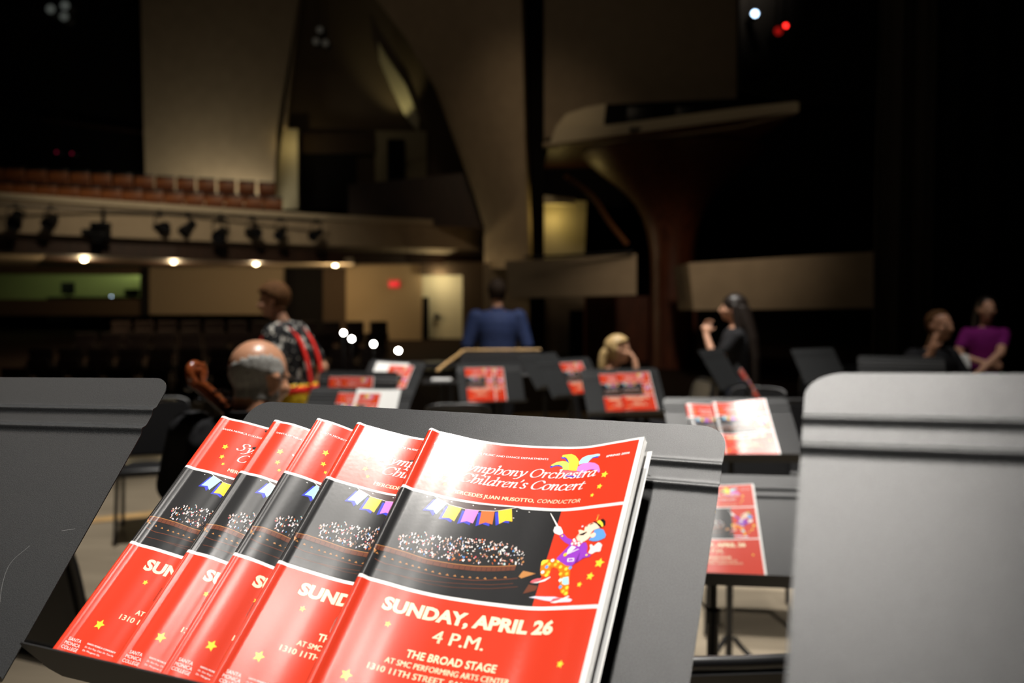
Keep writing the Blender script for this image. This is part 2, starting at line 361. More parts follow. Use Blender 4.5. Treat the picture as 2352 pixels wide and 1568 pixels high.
SCRIPT = {
 'S': (1.08, [[(1.02, 1.22), (.92, 1.46), (.62, 1.56), (.30, 1.36), (.34, 1.02), (.62, .76), (.74, .42), (.56, .06), (.22, -.02), (.0, .26)]]),
 'y': (.82, [[(0, .88), (.14, 1.0), (.26, .7), (.38, .06)], [(.74, 1.0), (.66, .55), (.40, .0), (.10, -.46), (-.16, -.46)]]),
 'm': (1.25, [[(0, .86), (.14, 1), (.13, 0)], [(.14, .5), (.32, .88), (.50, 1.0), (.57, .8), (.55, 0)], [(.56, .5), (.74, .88), (.92, 1.0), (.99, .78), (.96, .14), (1.04, 0), (1.16, .14)]]),
 'p': (.92, [[(0, .86), (.15, 1), (.12, -.55)], [(-.08, -.55), (.34, -.55)], [(.15, .55), (.36, .94), (.62, 1.0), (.76, .68), (.66, .22), (.40, 0), (.17, .12)]]),
 'h': (.86, [[(0, 1.5), (.16, 1.56), (.12, 0)], [(.13, .5), (.32, .9), (.54, 1.0), (.68, .72), (.62, .25), (.42, 0)]]),
 'o': (.82, [[(.38, 1), (.12, .8), (.03, .4), (.15, .05), (.38, 0), (.64, .24), (.71, .64), (.58, .95), (.38, 1)]]),
 'n': (.86, [[(0, .86), (.14, 1), (.13, 0)], [(.14, .5), (.32, .88), (.52, 1.0), (.60, .78), (.57, .14), (.65, 0), (.78, .14)]]),
 'O': (1.36, [[(.64, 1.56), (.24, 1.3), (.06, .74), (.20, .18), (.58, -.01), (1.0, .26), (1.18, .85), (1.02, 1.38), (.64, 1.56)]]),
 'r': (.66, [[(0, .86), (.14, 1), (.13, 0)], [(.14, .5), (.30, .88), (.48, 1.0), (.58, .86)]]),
 'c': (.74, [[(.62, .78), (.52, .98), (.32, 1), (.10, .7), (.05, .32), (.20, .02), (.44, 0), (.64, .2)]]),
 'e': (.74, [[(.08, .44), (.40, .52), (.60, .78), (.46, 1.0), (.22, .9), (.05, .5), (.10, .1), (.34, 0), (.60, .2)]]),
 's': (.66, [[(.52, .82), (.38, 1), (.16, .92), (.20, .62), (.44, .40), (.42, .1), (.20, -.01), (0, .18)]]),
 't': (.56, [[(.24, 1.32), (.16, .9), (.10, .2), (.20, 0), (.42, .14)], [(0, .97), (.46, .97)]]),
 'a': (.92, [[(.62, .84), (.42, 1), (.16, .8), (.04, .36), (.15, .0), (.36, .1), (.60, .52)], [(.68, 1), (.60, .2), (.68, 0), (.82, .14)]]),
 'C': (1.24, [[(1.12, 1.18), (.98, 1.46), (.64, 1.56), (.24, 1.24), (.06, .68), (.20, .14), (.58, 0), (.94, .14), (1.10, .42)]]),
 'i': (.46, [[(0, .86), (.14, 1), (.11, .15), (.20, 0), (.34, .14)], [(.19, 1.38), (.20, 1.46)]]),
 'l': (.46, [[(0, 1.5), (.16, 1.56), (.11, .15), (.20, 0), (.34, .14)]]),
 'd': (.94, [[(.60, .84), (.42, 1), (.16, .8), (.04, .36), (.15, .0), (.36, .1), (.58, .52)], [(.56, 1.5), (.72, 1.56), (.61, .2), (.69, 0), (.83, .14)]]),
 '\u2019': (.34, [[(.18, 1.56), (.20, 1.40), (.06, 1.12)]]), ' ': (.42, [])}
def script_text(fl, body, u0, u1, base, xh, layer):
    total = sum(SCRIPT[c][0] for c in body)
    k = (u1 - u0) / total; x = 0
    for c in body:
        adv, strokes = SCRIPT[c]
        for st in strokes:
            P = arcpts([(a, b, 0) for a, b in st], 4)
            for p, q in zip(P, P[1:]):
                hull = []
                for r in (p, q):
                    hull += [(r.x + dx, r.y + dy) for dx, dy in ((-.085, -.045), (.075, -.005), (.085, .045), (-.075, .005))]
                hull = convex(hull)
                fl.poly([(u0 + (x + a + 0.20 * (b - .5)) * k, base - b * xh) for a, b in hull], 'white', layer)
        x += adv
def convex(pts):
    pts = sorted(set(pts))
    def half(ps):
        h = []
        for p in ps:
            while len(h) > 1 and (h[-1][0] - h[-2][0]) * (p[1] - h[-2][1]) - (h[-1][1] - h[-2][1]) * (p[0] - h[-2][0]) <= 0: h.pop()
            h.append(p)
        return h
    a, b = half(pts), half(pts[::-1])
    return a[:-1] + b[:-1]
def inside(p, poly):
    c = False
    for (x1, y1), (x2, y2) in zip(poly, poly[1:] + poly[:1]):
        if (y1 > p[1]) != (y2 > p[1]) and p[0] < (x2 - x1) * (p[1] - y1) / (y2 - y1) + x1: c = not c
    return c
def cover_art():
    f = Flat()
    f.rect(0, 0, BW, BH, 'white', 0)
    R = 211.6
    f.rect(0, 2.4, R, 67.3, 'red', 1); f.rect(0, 70.2, R, 158.2, 'red', 1); f.rect(0, 161.2, R, 277, 'red', 1)
    f.rect(0, 70.2, 153.8, 158.2, 'dark', 2)
    A = ART
    st = A['string']
    f.poly([(8, 70.2)] + st + [(118, 70.2)], 'ceiling', 3)
    for p in A['dots']: f.poly([(p[0] - .7, p[1] + .9), (p[0] + .5, p[1] + .9), (p[0] + .7, p[1] + 1.6), (p[0] - .5, p[1] + 1.6)], 'white', 4)
    f.line(st, 0.45, 'white', 5)
    for k, col in zip('ABCDE', ('lightblue', 'flagyellow', 'pink', 'orange', 'flagyellow')):
        p = A['flag' + k]
        f.poly([(a - 2.4, b + 1.9) for a, b in p], 'blue', 4); f.poly(p, col, 6)
    rnd = random.Random(3)
    cr = A['crowd']; ls = [p[0] for p in cr]; lt = [p[1] for p in cr]
    inks = ['white'] * 7 + ['lavender'] * 3 + ['skinpale'] * 4 + ['tan'] * 3 + ['lightblue', 'hairblue', 'amber', 'orange', 'rose', 'black', 'black', 'black', 'dark', 'dark']
    for i in range(620):
        p = (rnd.uniform(min(ls), max(ls)), rnd.uniform(min(lt), max(lt)))
        if not inside(p, cr): continue
        w, h, a = rnd.uniform(.25, .9), rnd.uniform(.5, 1.4), rnd.uniform(-.7, .7)
        k = rnd.choice(inks)
        if p[1] > 116 and p[0] > 70 and rnd.random() < .3: k = rnd.choice(['amber', 'orange', 'brown'])
        ca, sa = math.cos(a), math.sin(a)
        f.poly([(p[0] + x * ca - y * sa, p[1] + x * sa + y * ca) for x, y in ((-w, -h * .6), (w * .4, -h), (w, h * .5), (-w * .3, h))], k, 3 + (i % 4) * .5)
    rim = A['rim']
    f.poly(rim + [(a, b + 4.4) for a, b in rim[::-1]], 'brown', 5)
    f.line([(a, b) for a, b in rim], .5, 'amber', 6)
    for i in range(len(rim) - 1):
        for j in range(4):
            q = j / 4; a, b = [rim[i][n] * (1 - q) + rim[i + 1][n] * q for n in (0, 1)]
            f.rect(a, b + 1, a + .35, b + 4.2, 'dark', 6)
    sr = A['seatrow']
    for i in range(len(sr) - 1):
        for j in range(3):
            q = j / 3; a, b = [sr[i][n] * (1 - q) + sr[i + 1][n] * q for n in (0, 1)]
            f.poly([(a - 1.3, b + .6), (a, b - .9), (a + .8, b - .2), (a + 1.6, b + .7)], 'amber', 5)
    for k, w in (('ln1', .7), ('ln2', .45), ('ln3', .4)): f.line(A[k], w, 'brown', 4)
    for k, c in (('triA', 'amber'), ('triB', 'brown'), ('triC', 'amber')): f.poly(A[k], c, 5)
    # jester hat
    for k in '12345': f.poly(A['hat_sh' + k], 'blue', 2)
    for k, c in (('green', 'green'), ('pink', 'pink'), ('ltblue', 'lightblue'), ('yellow', 'hatyellow'), ('band', 'rose')): f.poly(A['hat_' + k], c, 3)
    # dancing clown with a baton
    C = lambda k: A['cl_' + k]
    f.poly(C('shadow'), 'lavender', 3)
    for k, c, l in (('shoeA', 'rose', 4), ('soleA', 'white', 5), ('shoeB', 'rose', 4), ('soleB', 'white', 5), ('pants', 'pants', 4.5), ('knee', 'hatyellow', 5.5), ('patch', 'lightblue', 5.5),
                    ('arm', 'purple', 4), ('jacket', 'purple', 6), ('shirt', 'white', 7), ('lapel', 'white', 7.5), ('collar', 'rose', 7), ('hair', 'hairblue', 6), ('face', 'face', 7.5), ('brim', 'black', 8.5),
                    ('hband', 'hatyellow', 8), ('crown', 'black', 8), ('stem', 'hatyellow', 8), ('gloveA', 'white', 6), ('baton', 'white', 6), ('gloveB', 'white', 6), ('pocket', 'white', 6.5),
                    ('eyeA', 'black', 8.5), ('eyeB', 'black', 8.5), ('mouth', 'black', 8.5)): f.poly(C(k), c, l)
    p = C('pocket'); cx = sum(a for a, b in p) / 4; cy = sum(b for a, b in p) / 4
    f.poly([(cx + (a - cx) * .72, cy + (b - cy) * .55) for a, b in p], 'purple', 7)
    dc = ['white', 'hatyellow', 'flagyellow', 'flagyellow', 'hatyellow', 'hairblue', 'white', 'flagyellow', 'hatyellow', 'hatyellow', 'flagyellow', 'flagyellow', 'white', 'hairblue', 'hatyellow', 'flagyellow', 'hatyellow', 'hairblue']
    for p, c in zip(C('dotc'), dc): f.disc(p, 1.5, c, 5.8)
    for p, c, r in zip(C('misc'), ('orange', 'rose', 'flagyellow', 'face', 'hatyellow', 'hatyellow'), (1.2, 1.3, 1.7, 2.4, .8, .9)): f.disc(p, r, c, 8.5)
    f.disc(C('misc')[1], .7, 'white', 9)
    for p in C('cdots'): f.disc(p, 1.1, 'white', 7.3)
    # stars
    for c, r in (((186, 36), 3.6), ((184.2, 48.2), 2.9), ((179.3, 56.5), 2), ((30.6, 36), 3.6), ((34.2, 48.2), 2.9), ((40, 55.8), 2), ((43.4, 191.4), 2.6), ((29.6, 237), 4.7), ((192.4, 203.5), 3)): f.star(c, r, 3)
    for k, r in ((0, 4.4), (1, 3.5), (2, 2.4)): f.star(((203.4, 198.2, 190.6)[k], (123.2, 134.2, 140.8)[k]), r, 3)
    # lettering
    f.text('SANTA MONICA COLLEGE MUSIC AND DANCE DEPARTMENTS', 14.5, 126, 16, 2.1, 'white', 4, 0, 0, .16)
    f.text('SPRING 2026', 182.6, 205.5, 16.8, 2.1, 'white', 4, .03, .15)
    script_text(f, 'Symphony Orchestra', 44, 178, 35.8, 6.0, 5)
    script_text(f, 'Children\u2019s Concert', 51, 169, 48.6, 6.0, 5)
    f.text('MERCEDES JUAN MUSOTTO,', 48.5, 126, 62.4, 3.7, 'cream', 4, 0, 0, .3)
    f.text('CONDUCTOR', 129, 168.8, 62.4, 3.7, 'cream', 4, -.008, .25)
    f.text('SUNDAY, APRIL 26', 33, 178, 180.4, 11.4, 'cream', 4, .045)
    f.text('4 P.M.', 82, 125, 197.4, 10, 'cream', 4, 0, 0, .5)
    f.text('THE BROAD STAGE', 66.8, 141, 212.4, 6.2, 'cream', 4, .02)
    f.text('AT SMC PERFORMING ARTS CENTER', 52.6, 154, 220, 4.3, 'cream', 4, 0, 0, .25)
    f.text('1310 11TH STREET, SANTA MONICA', 41.8, 166, 227.6, 4.6, 'cream', 4, 0, 0, .25)
    for i, (w, a, b) in enumerate((('SANTA', 12, 24.4), ('MONICA', 11, 26.0), ('COLLEGE', 10.6, 26.4))): f.text(w, a, b, 256.0 + 3.8 * i, 2.8, 'white', 4, .0)
    f.text('SANTA MONICA COMMUNITY', 30.5, 58, 255, 1.4, 'white', 4, 0, 0, .12)
    f.text('Dr. Sion Roy, Chair; Dr. Tom Pe', 30.5, 58, 258, 1.4, 'white', 4)
    f.text('Dr. Margaret Qu', 30.5, 47, 261, 1.4, 'white', 4)
    bm = f.bm
    bmesh.ops.triangulate(bm, faces=[q for q in bm.faces if len(q.verts) > 4])
    for u in [1, 2, 3.5, 5.5, 8, 11, 14] + [17 + 3.4 * i for i in range(59)]:
        bmesh.ops.bisect_plane(bm, geom=bm.verts[:] + bm.edges[:] + bm.faces[:], plane_co=(u, 0, 0), plane_no=(1, 0, 0))
    bm.verts.ensure_lookup_table(); bm.verts.index_update()
    V = np.array([v.co[:] for v in bm.verts]); F = [[v.index for v in q.verts] for q in bm.faces]; M = [q.material_index for q in bm.faces]
    for i, q in enumerate(F):      # all faces wound the same way, so that they look up off the page
        p = V[q]; ar = np.sum(p[:, 0] * np.roll(p[:, 1], -1) - np.roll(p[:, 0], -1) * p[:, 1])
        if ar < 0: F[i] = q[::-1]
    bm.free()
    return V, F, M
ART_V, ART_F, ART_M = cover_art()
class Profile:
    """height of a curled cover over the desk (mm) against the distance from its spine"""
    def __init__(s, pts):
        x = np.array([p[0] for p in pts], float); y = np.array([p[1] for p in pts], float)
        d = np.gradient(y, x); X = np.linspace(0, x[-1], 800)
        i = np.clip(np.searchsorted(x, X) - 1, 0, len(x) - 2); h = x[i + 1] - x[i]; t = (X - x[i]) / h
        Y = (1 + 2 * t) * (1 - t) ** 2 * y[i] + t * (1 - t) ** 2 * h * d[i] + t * t * (3 - 2 * t) * y[i + 1] + t * t * (t - 1) * h * d[i + 1]
        L = np.concatenate([[0], np.cumsum(np.hypot(np.diff(X), np.diff(Y)))])
        s.X, s.Y, s.L = X, Y, L
        s.S = np.gradient(Y, X)
    def at(s, u):
        u = np.asarray(u, float)
        x = np.interp(u, s.L, s.X) + np.maximum(0, u - s.L[-1]); 
        return x, np.interp(u, s.L, s.Y) + np.maximum(0, u - s.L[-1]) * s.S[-1], np.interp(u, s.L, s.S)
def cover_mesh(prof, T, twist=0.0):
    """front cover with its print, spine fold and back cover as one sheet (metres; x from the spine, y up from the bottom, z off the desk)"""
    x, z, sl = prof.at(ART_V[:, 0])
    fade = 1 + twist * (ART_V[:, 1] / BH)
    nrm = np.stack([-sl, np.zeros_like(sl), np.ones_like(sl)], 1); nrm /= np.linalg.norm(nrm, axis=1)[:, None]
    P = np.stack([x, BH - ART_V[:, 1], z * fade], 1) + nrm * (ART_V[:, 2:3] * 0.045)
    V = [tuple(p) for p in P]; N = [tuple(n) for n in nrm]; F = [f[::-1] for f in ART_F]; M = list(ART_M)
    # spine fold and back cover
    us = np.concatenate([[0, 1, 2, 3, 4, 5, 6.5, 8, 10, 12, 14, 17], np.linspace(20, BW, 60)])
    x2, z2, s2 = prof.at(us)
    rows = [(0.0, z[0] * 0 + prof.Y[0], (-1, 0, .6)), (-.45, prof.Y[0] - T * .3, (-1, 0, .2)), (-.45, prof.Y[0] - T * .7, (-1, 0, -.2)), (0.0, prof.Y[0] - T, (-1, 0, -.6))]
    rows += [(a, b - T, (0, 0, -1)) for a, b in zip(x2[1:], z2[1:])]
    base = len(V)
    for a, b, n in rows:
        for t in (0.0, BH): V.append((a, BH - t, b * (1 + twist * t / BH))); N.append(n)
    for i in range(len(rows) - 1):
        F.append((base + 2 * i, base + 2 * i + 1, base + 2 * i + 3, base + 2 * i + 2)); M.append(INK['red'] if i < 3 else INK['white'])
    me = bpy.data.meshes.new('cover')
    me.from_pydata([(a / 1000, b / 1000, c / 1000) for a, b, c in V], [], F)
    for m in COVER_MATS: me.materials.append(m)
    me.polygons.foreach_set('material_index', M)
    me.polygons.foreach_set('use_smooth', [True] * len(F))
    me.update()
    me.normals_split_custom_set_from_vertices([Vector(n).normalized() for n in N])
    return me
def pages_mesh(prof, T, leaves, twist=0.0):
    """the inner leaves: thin sheets between the covers, each (extra reach mm, drop at the fore edge mm, shorter at the top mm)"""
    bm = B()
    us = np.concatenate([[0.6, 1.5, 2.5, 4, 5.5, 7, 8.5, 10, 12, 14, 17], np.linspace(20, BW, 75)])
    for k, (ext, drop, short) in enumerate(leaves):
        u = us * (BW + ext) / BW
        x, z, s = prof.at(u)
        d = T * (0.25 + 0.5 * k / max(1, len(leaves))) + drop * np.clip((u - 120) / 95, 0, 1) ** 1.7
        rows = []
        for a, b, dd in zip(x, z, d):
            rows.append([bm.verts.new((a / 1000, (BH - t) / 1000, (b * (1 + twist * t / BH) - dd - e) / 1000)) for t, e in ((short, 0), (BH - 1, 0), (BH - 1, .12), (short, .12))])
        for a, b in zip(rows, rows[1:]):
            for j in range(4): bm.faces.new((a[j], b[j], b[(j + 1) % 4], a[(j + 1) % 4]))
        bm.faces.new(rows[0][::-1]); bm.faces.new(rows[-1])
        if drop > 5:       # a grey printed block near the fore edge of the lowest open leaf
            g = []
            for uu in (BW + ext - 6.2, BW + ext - 3.5, BW + ext - 1.2):
                a, b, s_ = prof.at(uu); dd = T * (0.25 + 0.5 * k / len(leaves)) + drop * min(1, (uu - 120) / 95) ** 1.7 - .06
                g.append([bm.verts.new((a / 1000, (BH - t) / 1000, (b * (1 + twist * t / BH) - dd) / 1000)) for t in (short + 18, BH - 12)])
            for a, b in zip(g, g[1:]):
                f = bm.faces.new((a[0], a[1], b[1], b[0])); f.material_index = 1
    return to_mesh(bm, 'pages', [COVER_MATS[INK['white']], COVER_MATS[INK['grey']]], True, 50)
def staple_mesh(h, t):
    bm = B(); y = (BH - t) / 1000
    tube(bm, [(.0010, y - .0062, h / 1000 - .0008), (-.0006, y - .0062, h / 1000 - .0004), (-.0006, y + .0062, h / 1000 - .0004), (.0010, y + .0062, h / 1000 - .0008)], .00035, 6)
    return to_mesh(bm, 'staple', CHROME)
def programme(frame, s, up, z, meshes, label, group, tilt=0.0):
    """a concert programme standing on a desk's shelf: s along the desk from its middle, up above the shelf (metres)"""
    M = frame @ Matrix.Translation((s, up, z)) @ Matrix.Rotation(tilt, 4, 'Z')
    e = empty('concert_programme', M, label, 'booklet', group)
    cv, pg, sts = meshes
    part('cover', cv, None, e); part('pages', pg, None, e)
    for m in sts: part('staple', m, None, e)
    return e

# ------------------------------------------------------------------ music stands
DW, DH = 0.508, 0.318
def desk_mesh():
    bm = B()
    rib = lambda t: 0.0027 * (math.exp(-((t - .0435) / .0034) ** 2) + math.exp(-((t - .0670) / .0036) ** 2) * 1.1)
    ts = sorted(set([0, .0006, .0017, .0035, .006, .009, .0125, .0165, .021, .028, .034] + [.036 + .0009 * i for i in range(46)] + [.09, .13, .18, .22, .26, .29, .30, .306, .311, .315, DH]))
    R, r2 = .022, .012
    def inset(t):
        if t < R: return R - math.sqrt(max(0, R * R - (R - t) ** 2))
        return 0.0
    th = .0011
    rows = []
    xs = np.linspace(-1, 1, 13)
    for t in ts:
        hw = DW / 2 - inset(t)
        rows.append(([bm.verts.new((x * hw, DH - t, rib(t))) for x in xs], [bm.verts.new((x * hw, DH - t, rib(t) - th)) for x in xs]))
    for (a, a2), (b, b2) in zip(rows, rows[1:]):
        for k in range(12):
            bm.faces.new((a[k], b[k], b[k + 1], a[k + 1])); bm.faces.new((a2[k], a2[k + 1], b2[k + 1], b2[k]))
        bm.faces.new((a[0], a2[0], b2[0], b[0])); bm.faces.new((a[-1], b[-1], b2[-1], a2[-1]))
    for (a, a2) in (rows[0], rows[-1]):
        for k in range(12): bm.faces.new((a[k], a[k + 1], a2[k + 1], a2[k]))
    return to_mesh(bm, 'desk', POWDER, True, 35)
def shelf_mesh():
    bm = B()
    # a flat ledge bent out of the desk's lower edge, with tapering ends
    pts = [(-.255, 0, 0), (-.262, 0, .010), (-.262, 0, .046), (-.259, 0, .053), (-.254, 0, .055), (.254, 0, .055), (.259, 0, .053), (.262, 0, .046), (.262, 0, .010), (.255, 0, 0)]
    prism(bm, [(x, y - .0012, z) for x, y, z in pts], (0, .0012, 0))
    return to_mesh(bm, 'shelf', mat('shaded_powder_coat', (.012, .012, .013), .5, .3))  # darker copy of the desk's powder coat, shade of the underside in its colour
def stand_base_meshes():
    legs = []
    for k in range(3):
        a = math.radians(90 + 120 * k); d = Vector((math.cos(a), math.sin(a), 0))
        bm = B(); tube(bm, arcpts([Vector((0, 0, .20)) + d * .018, Vector((0, 0, .15)) + d * .07, Vector((0, 0, .07)) + d * .19, Vector((0, 0, .016)) + d * .29], 5), .010, 8)
        ellipsoid(bm, Vector((0, 0, .013)) + d * .292, (.016, .016, .013), u=10, v=6)
        legs.append(to_mesh(bm, 'leg', BLACKMETAL, True, 40))
    return legs
DESK, SHELF, SLEGS = desk_mesh(), shelf_mesh(), stand_base_meshes()
def desk_frame(P, a, th, roll=0.0):
    """P: middle of the desk's top edge; a: turn; th: slope against the floor; roll: tilt within its own plane (degrees)"""
    a, th = math.radians(a), math.radians(th)
    hx = Vector((math.cos(a), -math.sin(a), 0)); v = Vector((math.sin(a) * math.cos(th), math.cos(a) * math.cos(th), math.sin(th)))
    return frame_axes(P, hx, v, roll)
def frame_axes(P, hx, v, roll=0.0):
    hx, v = hx.normalized(), v.normalized(); n = hx.cross(v)
    if roll:
        R = Matrix.Rotation(math.radians(roll), 3, n); hx, v = R @ hx, R @ v
    M = Matrix((hx, v, n)).transposed().to_4x4()
    M.translation = Vector(P) - v * DH
    return M
def music_stand(F, label, group=None, floor=0.0, lean=0.0):
    v = F.to_3x3().col[1]; n = F.to_3x3().col[2]
    piv = F @ Vector((0, .13, -.034))
    yaw = math.atan2(-n.x, n.y) if abs(n.x) + abs(n.y) > 1e-3 else 0
    base = Vector((piv.x, piv.y, floor))
    E = Matrix.Translation(base) @ Matrix.Rotation(yaw + math.pi, 4, 'Z')
    e = empty('music_stand', E, label, 'music stand', group)
    L = E.inverted() @ F
    d = part('desk', DESK, None, e, local=L)
    part('shelf', SHELF, None, d)
    bm = B(); box(bm, (0, .13, -.006), (.10, .09, .009), bevel=.003); box(bm, (0, .13, -.02), (.032, .05, .026), bevel=.004)
    part('bracket', bm, BLACKMETAL, e, local=L, smooth=True, autosmooth=35)
    z = piv.z - floor
    bm = B(); rod(bm, (0, 0, .42), (0, 0, z), .0095, seg=14); part('inner_tube', bm, BLACKMETAL, e, True, 40)
    bm = B(); rod(bm, (0, 0, .05), (0, 0, z * .82), .0145, seg=14); lathe(bm, [(.0145, z * .82 - .03), (.019, z * .82 - .028), (.019, z * .82 + .004), (.0105, z * .82 + .008)], seg=14)
    part('outer_tube', bm, BLACKMETAL, e, True, 40)
    for m in SLEGS: part('leg', m, None, e)
    return e

# the three raised stands closest to the camera
TR = CAM + ray(1672, 976) * 0.70
aa, tt = math.radians(22.5), math.radians(40)
hx = Vector((math.cos(aa), -math.sin(aa), 0)); vv = Vector((math.sin(aa) * math.cos(tt), math.cos(aa) * math.cos(tt), math.sin(tt)))
MAIN = frame_axes(TR - hx * DW / 2 - hx.cross(vv) * 0.0025, hx, vv)
music_stand(MAIN, 'black music stand carrying the fan of five red programmes')
dl, vl = Vector((.956, -.293, .022)), Vector((.184, .657, .731))
LEFTF = frame_axes(CAM + ray(397, 868) * 0.87 - dl.normalized() * DW / 2, dl, vl)
music_stand(LEFTF, 'empty black music stand with scratched desk, cut by the left edge of the photo')
dr, vr = Vector((.921, -.388, .029)), Vector((.317, .791, .523))
RIGHTF = frame_axes(CAM + ray(1851.5, 856) * 0.47 + dr.normalized() * DW / 2, dr, vr)
music_stand(RIGHTF, 'empty black music stand with grey sheen, cut by the right edge of the photo')
# fine scratches on the left desk's face belong to it
def scratch(F, pts, parent_name='scratch'):
    bm = B()
    P = arcpts(pts, 4)
    for a, b in zip(P, P[1:]):
        d = (b - a).normalized(); s = Vector((-d.y, d.x, 0)) * .00022
        vs = [bm.verts.new(q + Vector((0, 0, .00012))) for q in (a - s, b - s, b + s, a + s)]
        bm.faces.new(vs)
    return bm
SCR = mat('bare_scratch', (.16, .16, .16), .4)
left_desk = [o for o in bpy.data.objects if o.name.startswith('desk')][1]
part('scratch', scratch(None, [(.200, .118, .0), (.190, .10, .0), (.195, .08, .0), (.207, .058, .0), (.212, .04, 0)]), SCR, left_desk)
part('scratch', scratch(None, [(.226, .135, .0), (.24, .138, .0)]), SCR, left_desk)

# ------------------------------------------------------------------ the fan of five programmes on the near stand
T0 = .42
FAN = [  # (spine distance from the desk's left end, profile, label, leaves)
 (-15.5, [(0, 12.6), (1.5, 14.4), (14, 12.4), (29, 9.6), (45, 5), (58, 1.3), (75, .6), (100, .5), (216, .5)], 'leftmost and lowest red concert programme in the fan on the near stand'),
 (53.5, [(0, 12.2), (1.5, 14.0), (12, 13.0), (23, 11.2), (34, 7.0), (45, 2.6), (58, 1.1), (80, .95), (216, .95)], 'second red concert programme from the left in the fan on the near stand'),
 (110.5, [(0, 19.0), (1.5, 21.2), (8, 20.6), (16, 18.3), (27, 13.6), (39, 7.5), (55, 2.6), (75, 1.45), (216, 1.4)], 'middle red concert programme of the fan, with a sharp streak of light down it'),
 (156.5, [(0, 16.8), (1.5, 18.7), (12, 16.4), (24, 12.6), (38, 8.6), (50, 5.2), (65, 2.4), (85, 1.9), (216, 1.85)], 'fourth red concert programme from the left, tucked under the topmost of the fan'),
 (236.3, [(0, 15), (1.5, 17), (12, 14.2), (27, 10.8), (45, 6.2), (59, 4.0), (75, 2.6), (86, 2.4), (105, 2.6), (118, 3.2), (152, 6.6), (187, 17.6), (209, 24.6), (214, 25.6)], 'topmost red concert programme of the fan, whole cover showing')]
for i, (s0, pr, lab) in enumerate(FAN):
    P = Profile(pr)
    T = T0 if i < 4 else .5
    cv = cover_mesh(P, T)
    pg = pages_mesh(P, T, [(0, 0, 1), (0, 0, 1)] if i < 4 else [(.6, .8, .8), (1.2, 1.6, 1.8), (1.7, 2.3, 2.4), (2.2, 3.1, 3.0), (7.2, 8.5, 9.0)])
    st = [staple_mesh(pr[0][1] + .4, 74), staple_mesh(pr[0][1] + .4, 203)]
    programme(MAIN, -DW / 2 + s0 / 1000, .0004, .0006, (cv, pg, st), lab, 'programmes fanned on the near stand')

# ------------------------------------------------------------------ the other stands of the orchestra and what lies on them
pb = Profile([(0, 3.2), (1.5, 5.0), (14, 8.0), (35, 8.4), (60, 6.2), (90, 4.2), (120, 4.6), (150, 7.0), (185, 11), (216, 15)])
BG = (cover_mesh(pb, 1.2), pages_mesh(pb, 1.2, [(.3, .6, .6), (.8, 1.2, 1.2), (1.4, 2.0, 2.0)]), [staple_mesh(3.4, 74), staple_mesh(3.4, 203)])
pb2 = Profile([(0, 2.4), (1.5, 3.6), (14, 4.4), (40, 3.4), (90, 2.6), (140, 2.6), (190, 3.4), (216, 4.2)])
BG2 = (cover_mesh(pb2, 1.0), pages_mesh(pb2, 1.0, [(.3, .3, .6), (.6, .5, 1.0)]), [staple_mesh(2.8, 74), staple_mesh(2.8, 203)])
pc = Profile([(0, 2.2), (1.5, 5.0), (10, 8.6), (30, 8.8), (60, 8.4), (85, 10.4), (110, 14.2), (140, 19.6), (170, 25), (216, 33)])
BG3 = (cover_mesh(pc, 1.2), pages_mesh(pc, 1.2, [(.3, .8, .6), (.8, 1.6, 1.2), (1.4, 2.6, 2.0)]), [staple_mesh(3.0, 74), staple_mesh(3.0, 203)])
GP = 'programmes on the orchestra stands'
GS = 'music stands of the orchestra'
def stand_at(px, py, Y, a, th, label, roll=0):
    F = desk_frame(at(px, py, Y), a, th, roll)
    return F, music_stand(F, label, GS)
def sheet(F, s, up, z, w, h, label, rot=0.0, lift=.012):
    bm = B(); rows = []
    for i in range(9):
        u = i / 8; zz = lift * (u - .5) ** 2 * 2
        rows.append([bm.verts.new(((u - .5) * w, yy, zz + e)) for yy, e in ((0, 0), (h, 0.002), (h, .0024), (0, .0004))])
    for a, b in zip(rows, rows[1:]):
        for j in range(4): bm.faces.new((a[j], b[j], b[(j + 1) % 4], a[(j + 1) % 4]))
    bm.faces.new(rows[0][::-1]); bm.faces.new(rows[-1])
    o = link('sheet_music', to_mesh(bm, 'sheet_music', PAPER, True, 50))
    o.matrix_world = F @ Matrix.Translation((s, up, z)) @ Matrix.Rotation(rot, 4, 'Z')
    return tag(o, label, 'paper')
# G: right behind the near stand, half hidden
F, _ = stand_at(1628, 1088, 2.10, 7, 42, 'music stand just behind the gap between the near stands, its post over a chair frame')
programme(F, -.107, .0004, .0006, BG, 'red programme on the stand seen in the gap between the two near stands', GP)
# F: farther
F, _ = stand_at(1664, 913, 3.30, 0, 44, 'wide music stand right of centre with two glaring red programmes')
programme(F, -.166, .0004, .0006, BG, 'half covered red programme, left of two on the wide stand right of centre', GP)
programme(F, -.062, .0004, .0085, BG3, 'glaring red programme lying over another on the wide stand right of centre', GP)
# E
F, _ = stand_at(1421, 846, 5.0, -13, 56, 'music stand with two red programmes in front of the seated blond woman', 0)
programme(F, -.138, .0004, .0006, BG2, 'partly covered red programme, left of two on the stand before the blond woman', GP)
programme(F, -.030, .0004, .0075, BG, 'red programme lying over another on the stand before the blond woman', GP)
# B
F, _ = stand_at(1122, 834, 6.2, -17, 66, 'music stand facing us under the man in the blue jacket')
programme(F, -.105, .0004, .0006, BG2, 'red programme showing only its right strip, on the stand under the blue jacket', GP)
programme(F, -.192, .0004, .0065, BG2, 'red programme lying on top on the stand under the blue jacket', GP)
# D
F, _ = stand_at(1294, 823, 5.9, -38, 56, 'music stand turned aside, half hidden behind the stand with two programmes')
programme(F, -.060, .0004, .0006, BG2, 'red programme on the stand turned aside, left of the blond woman', GP)
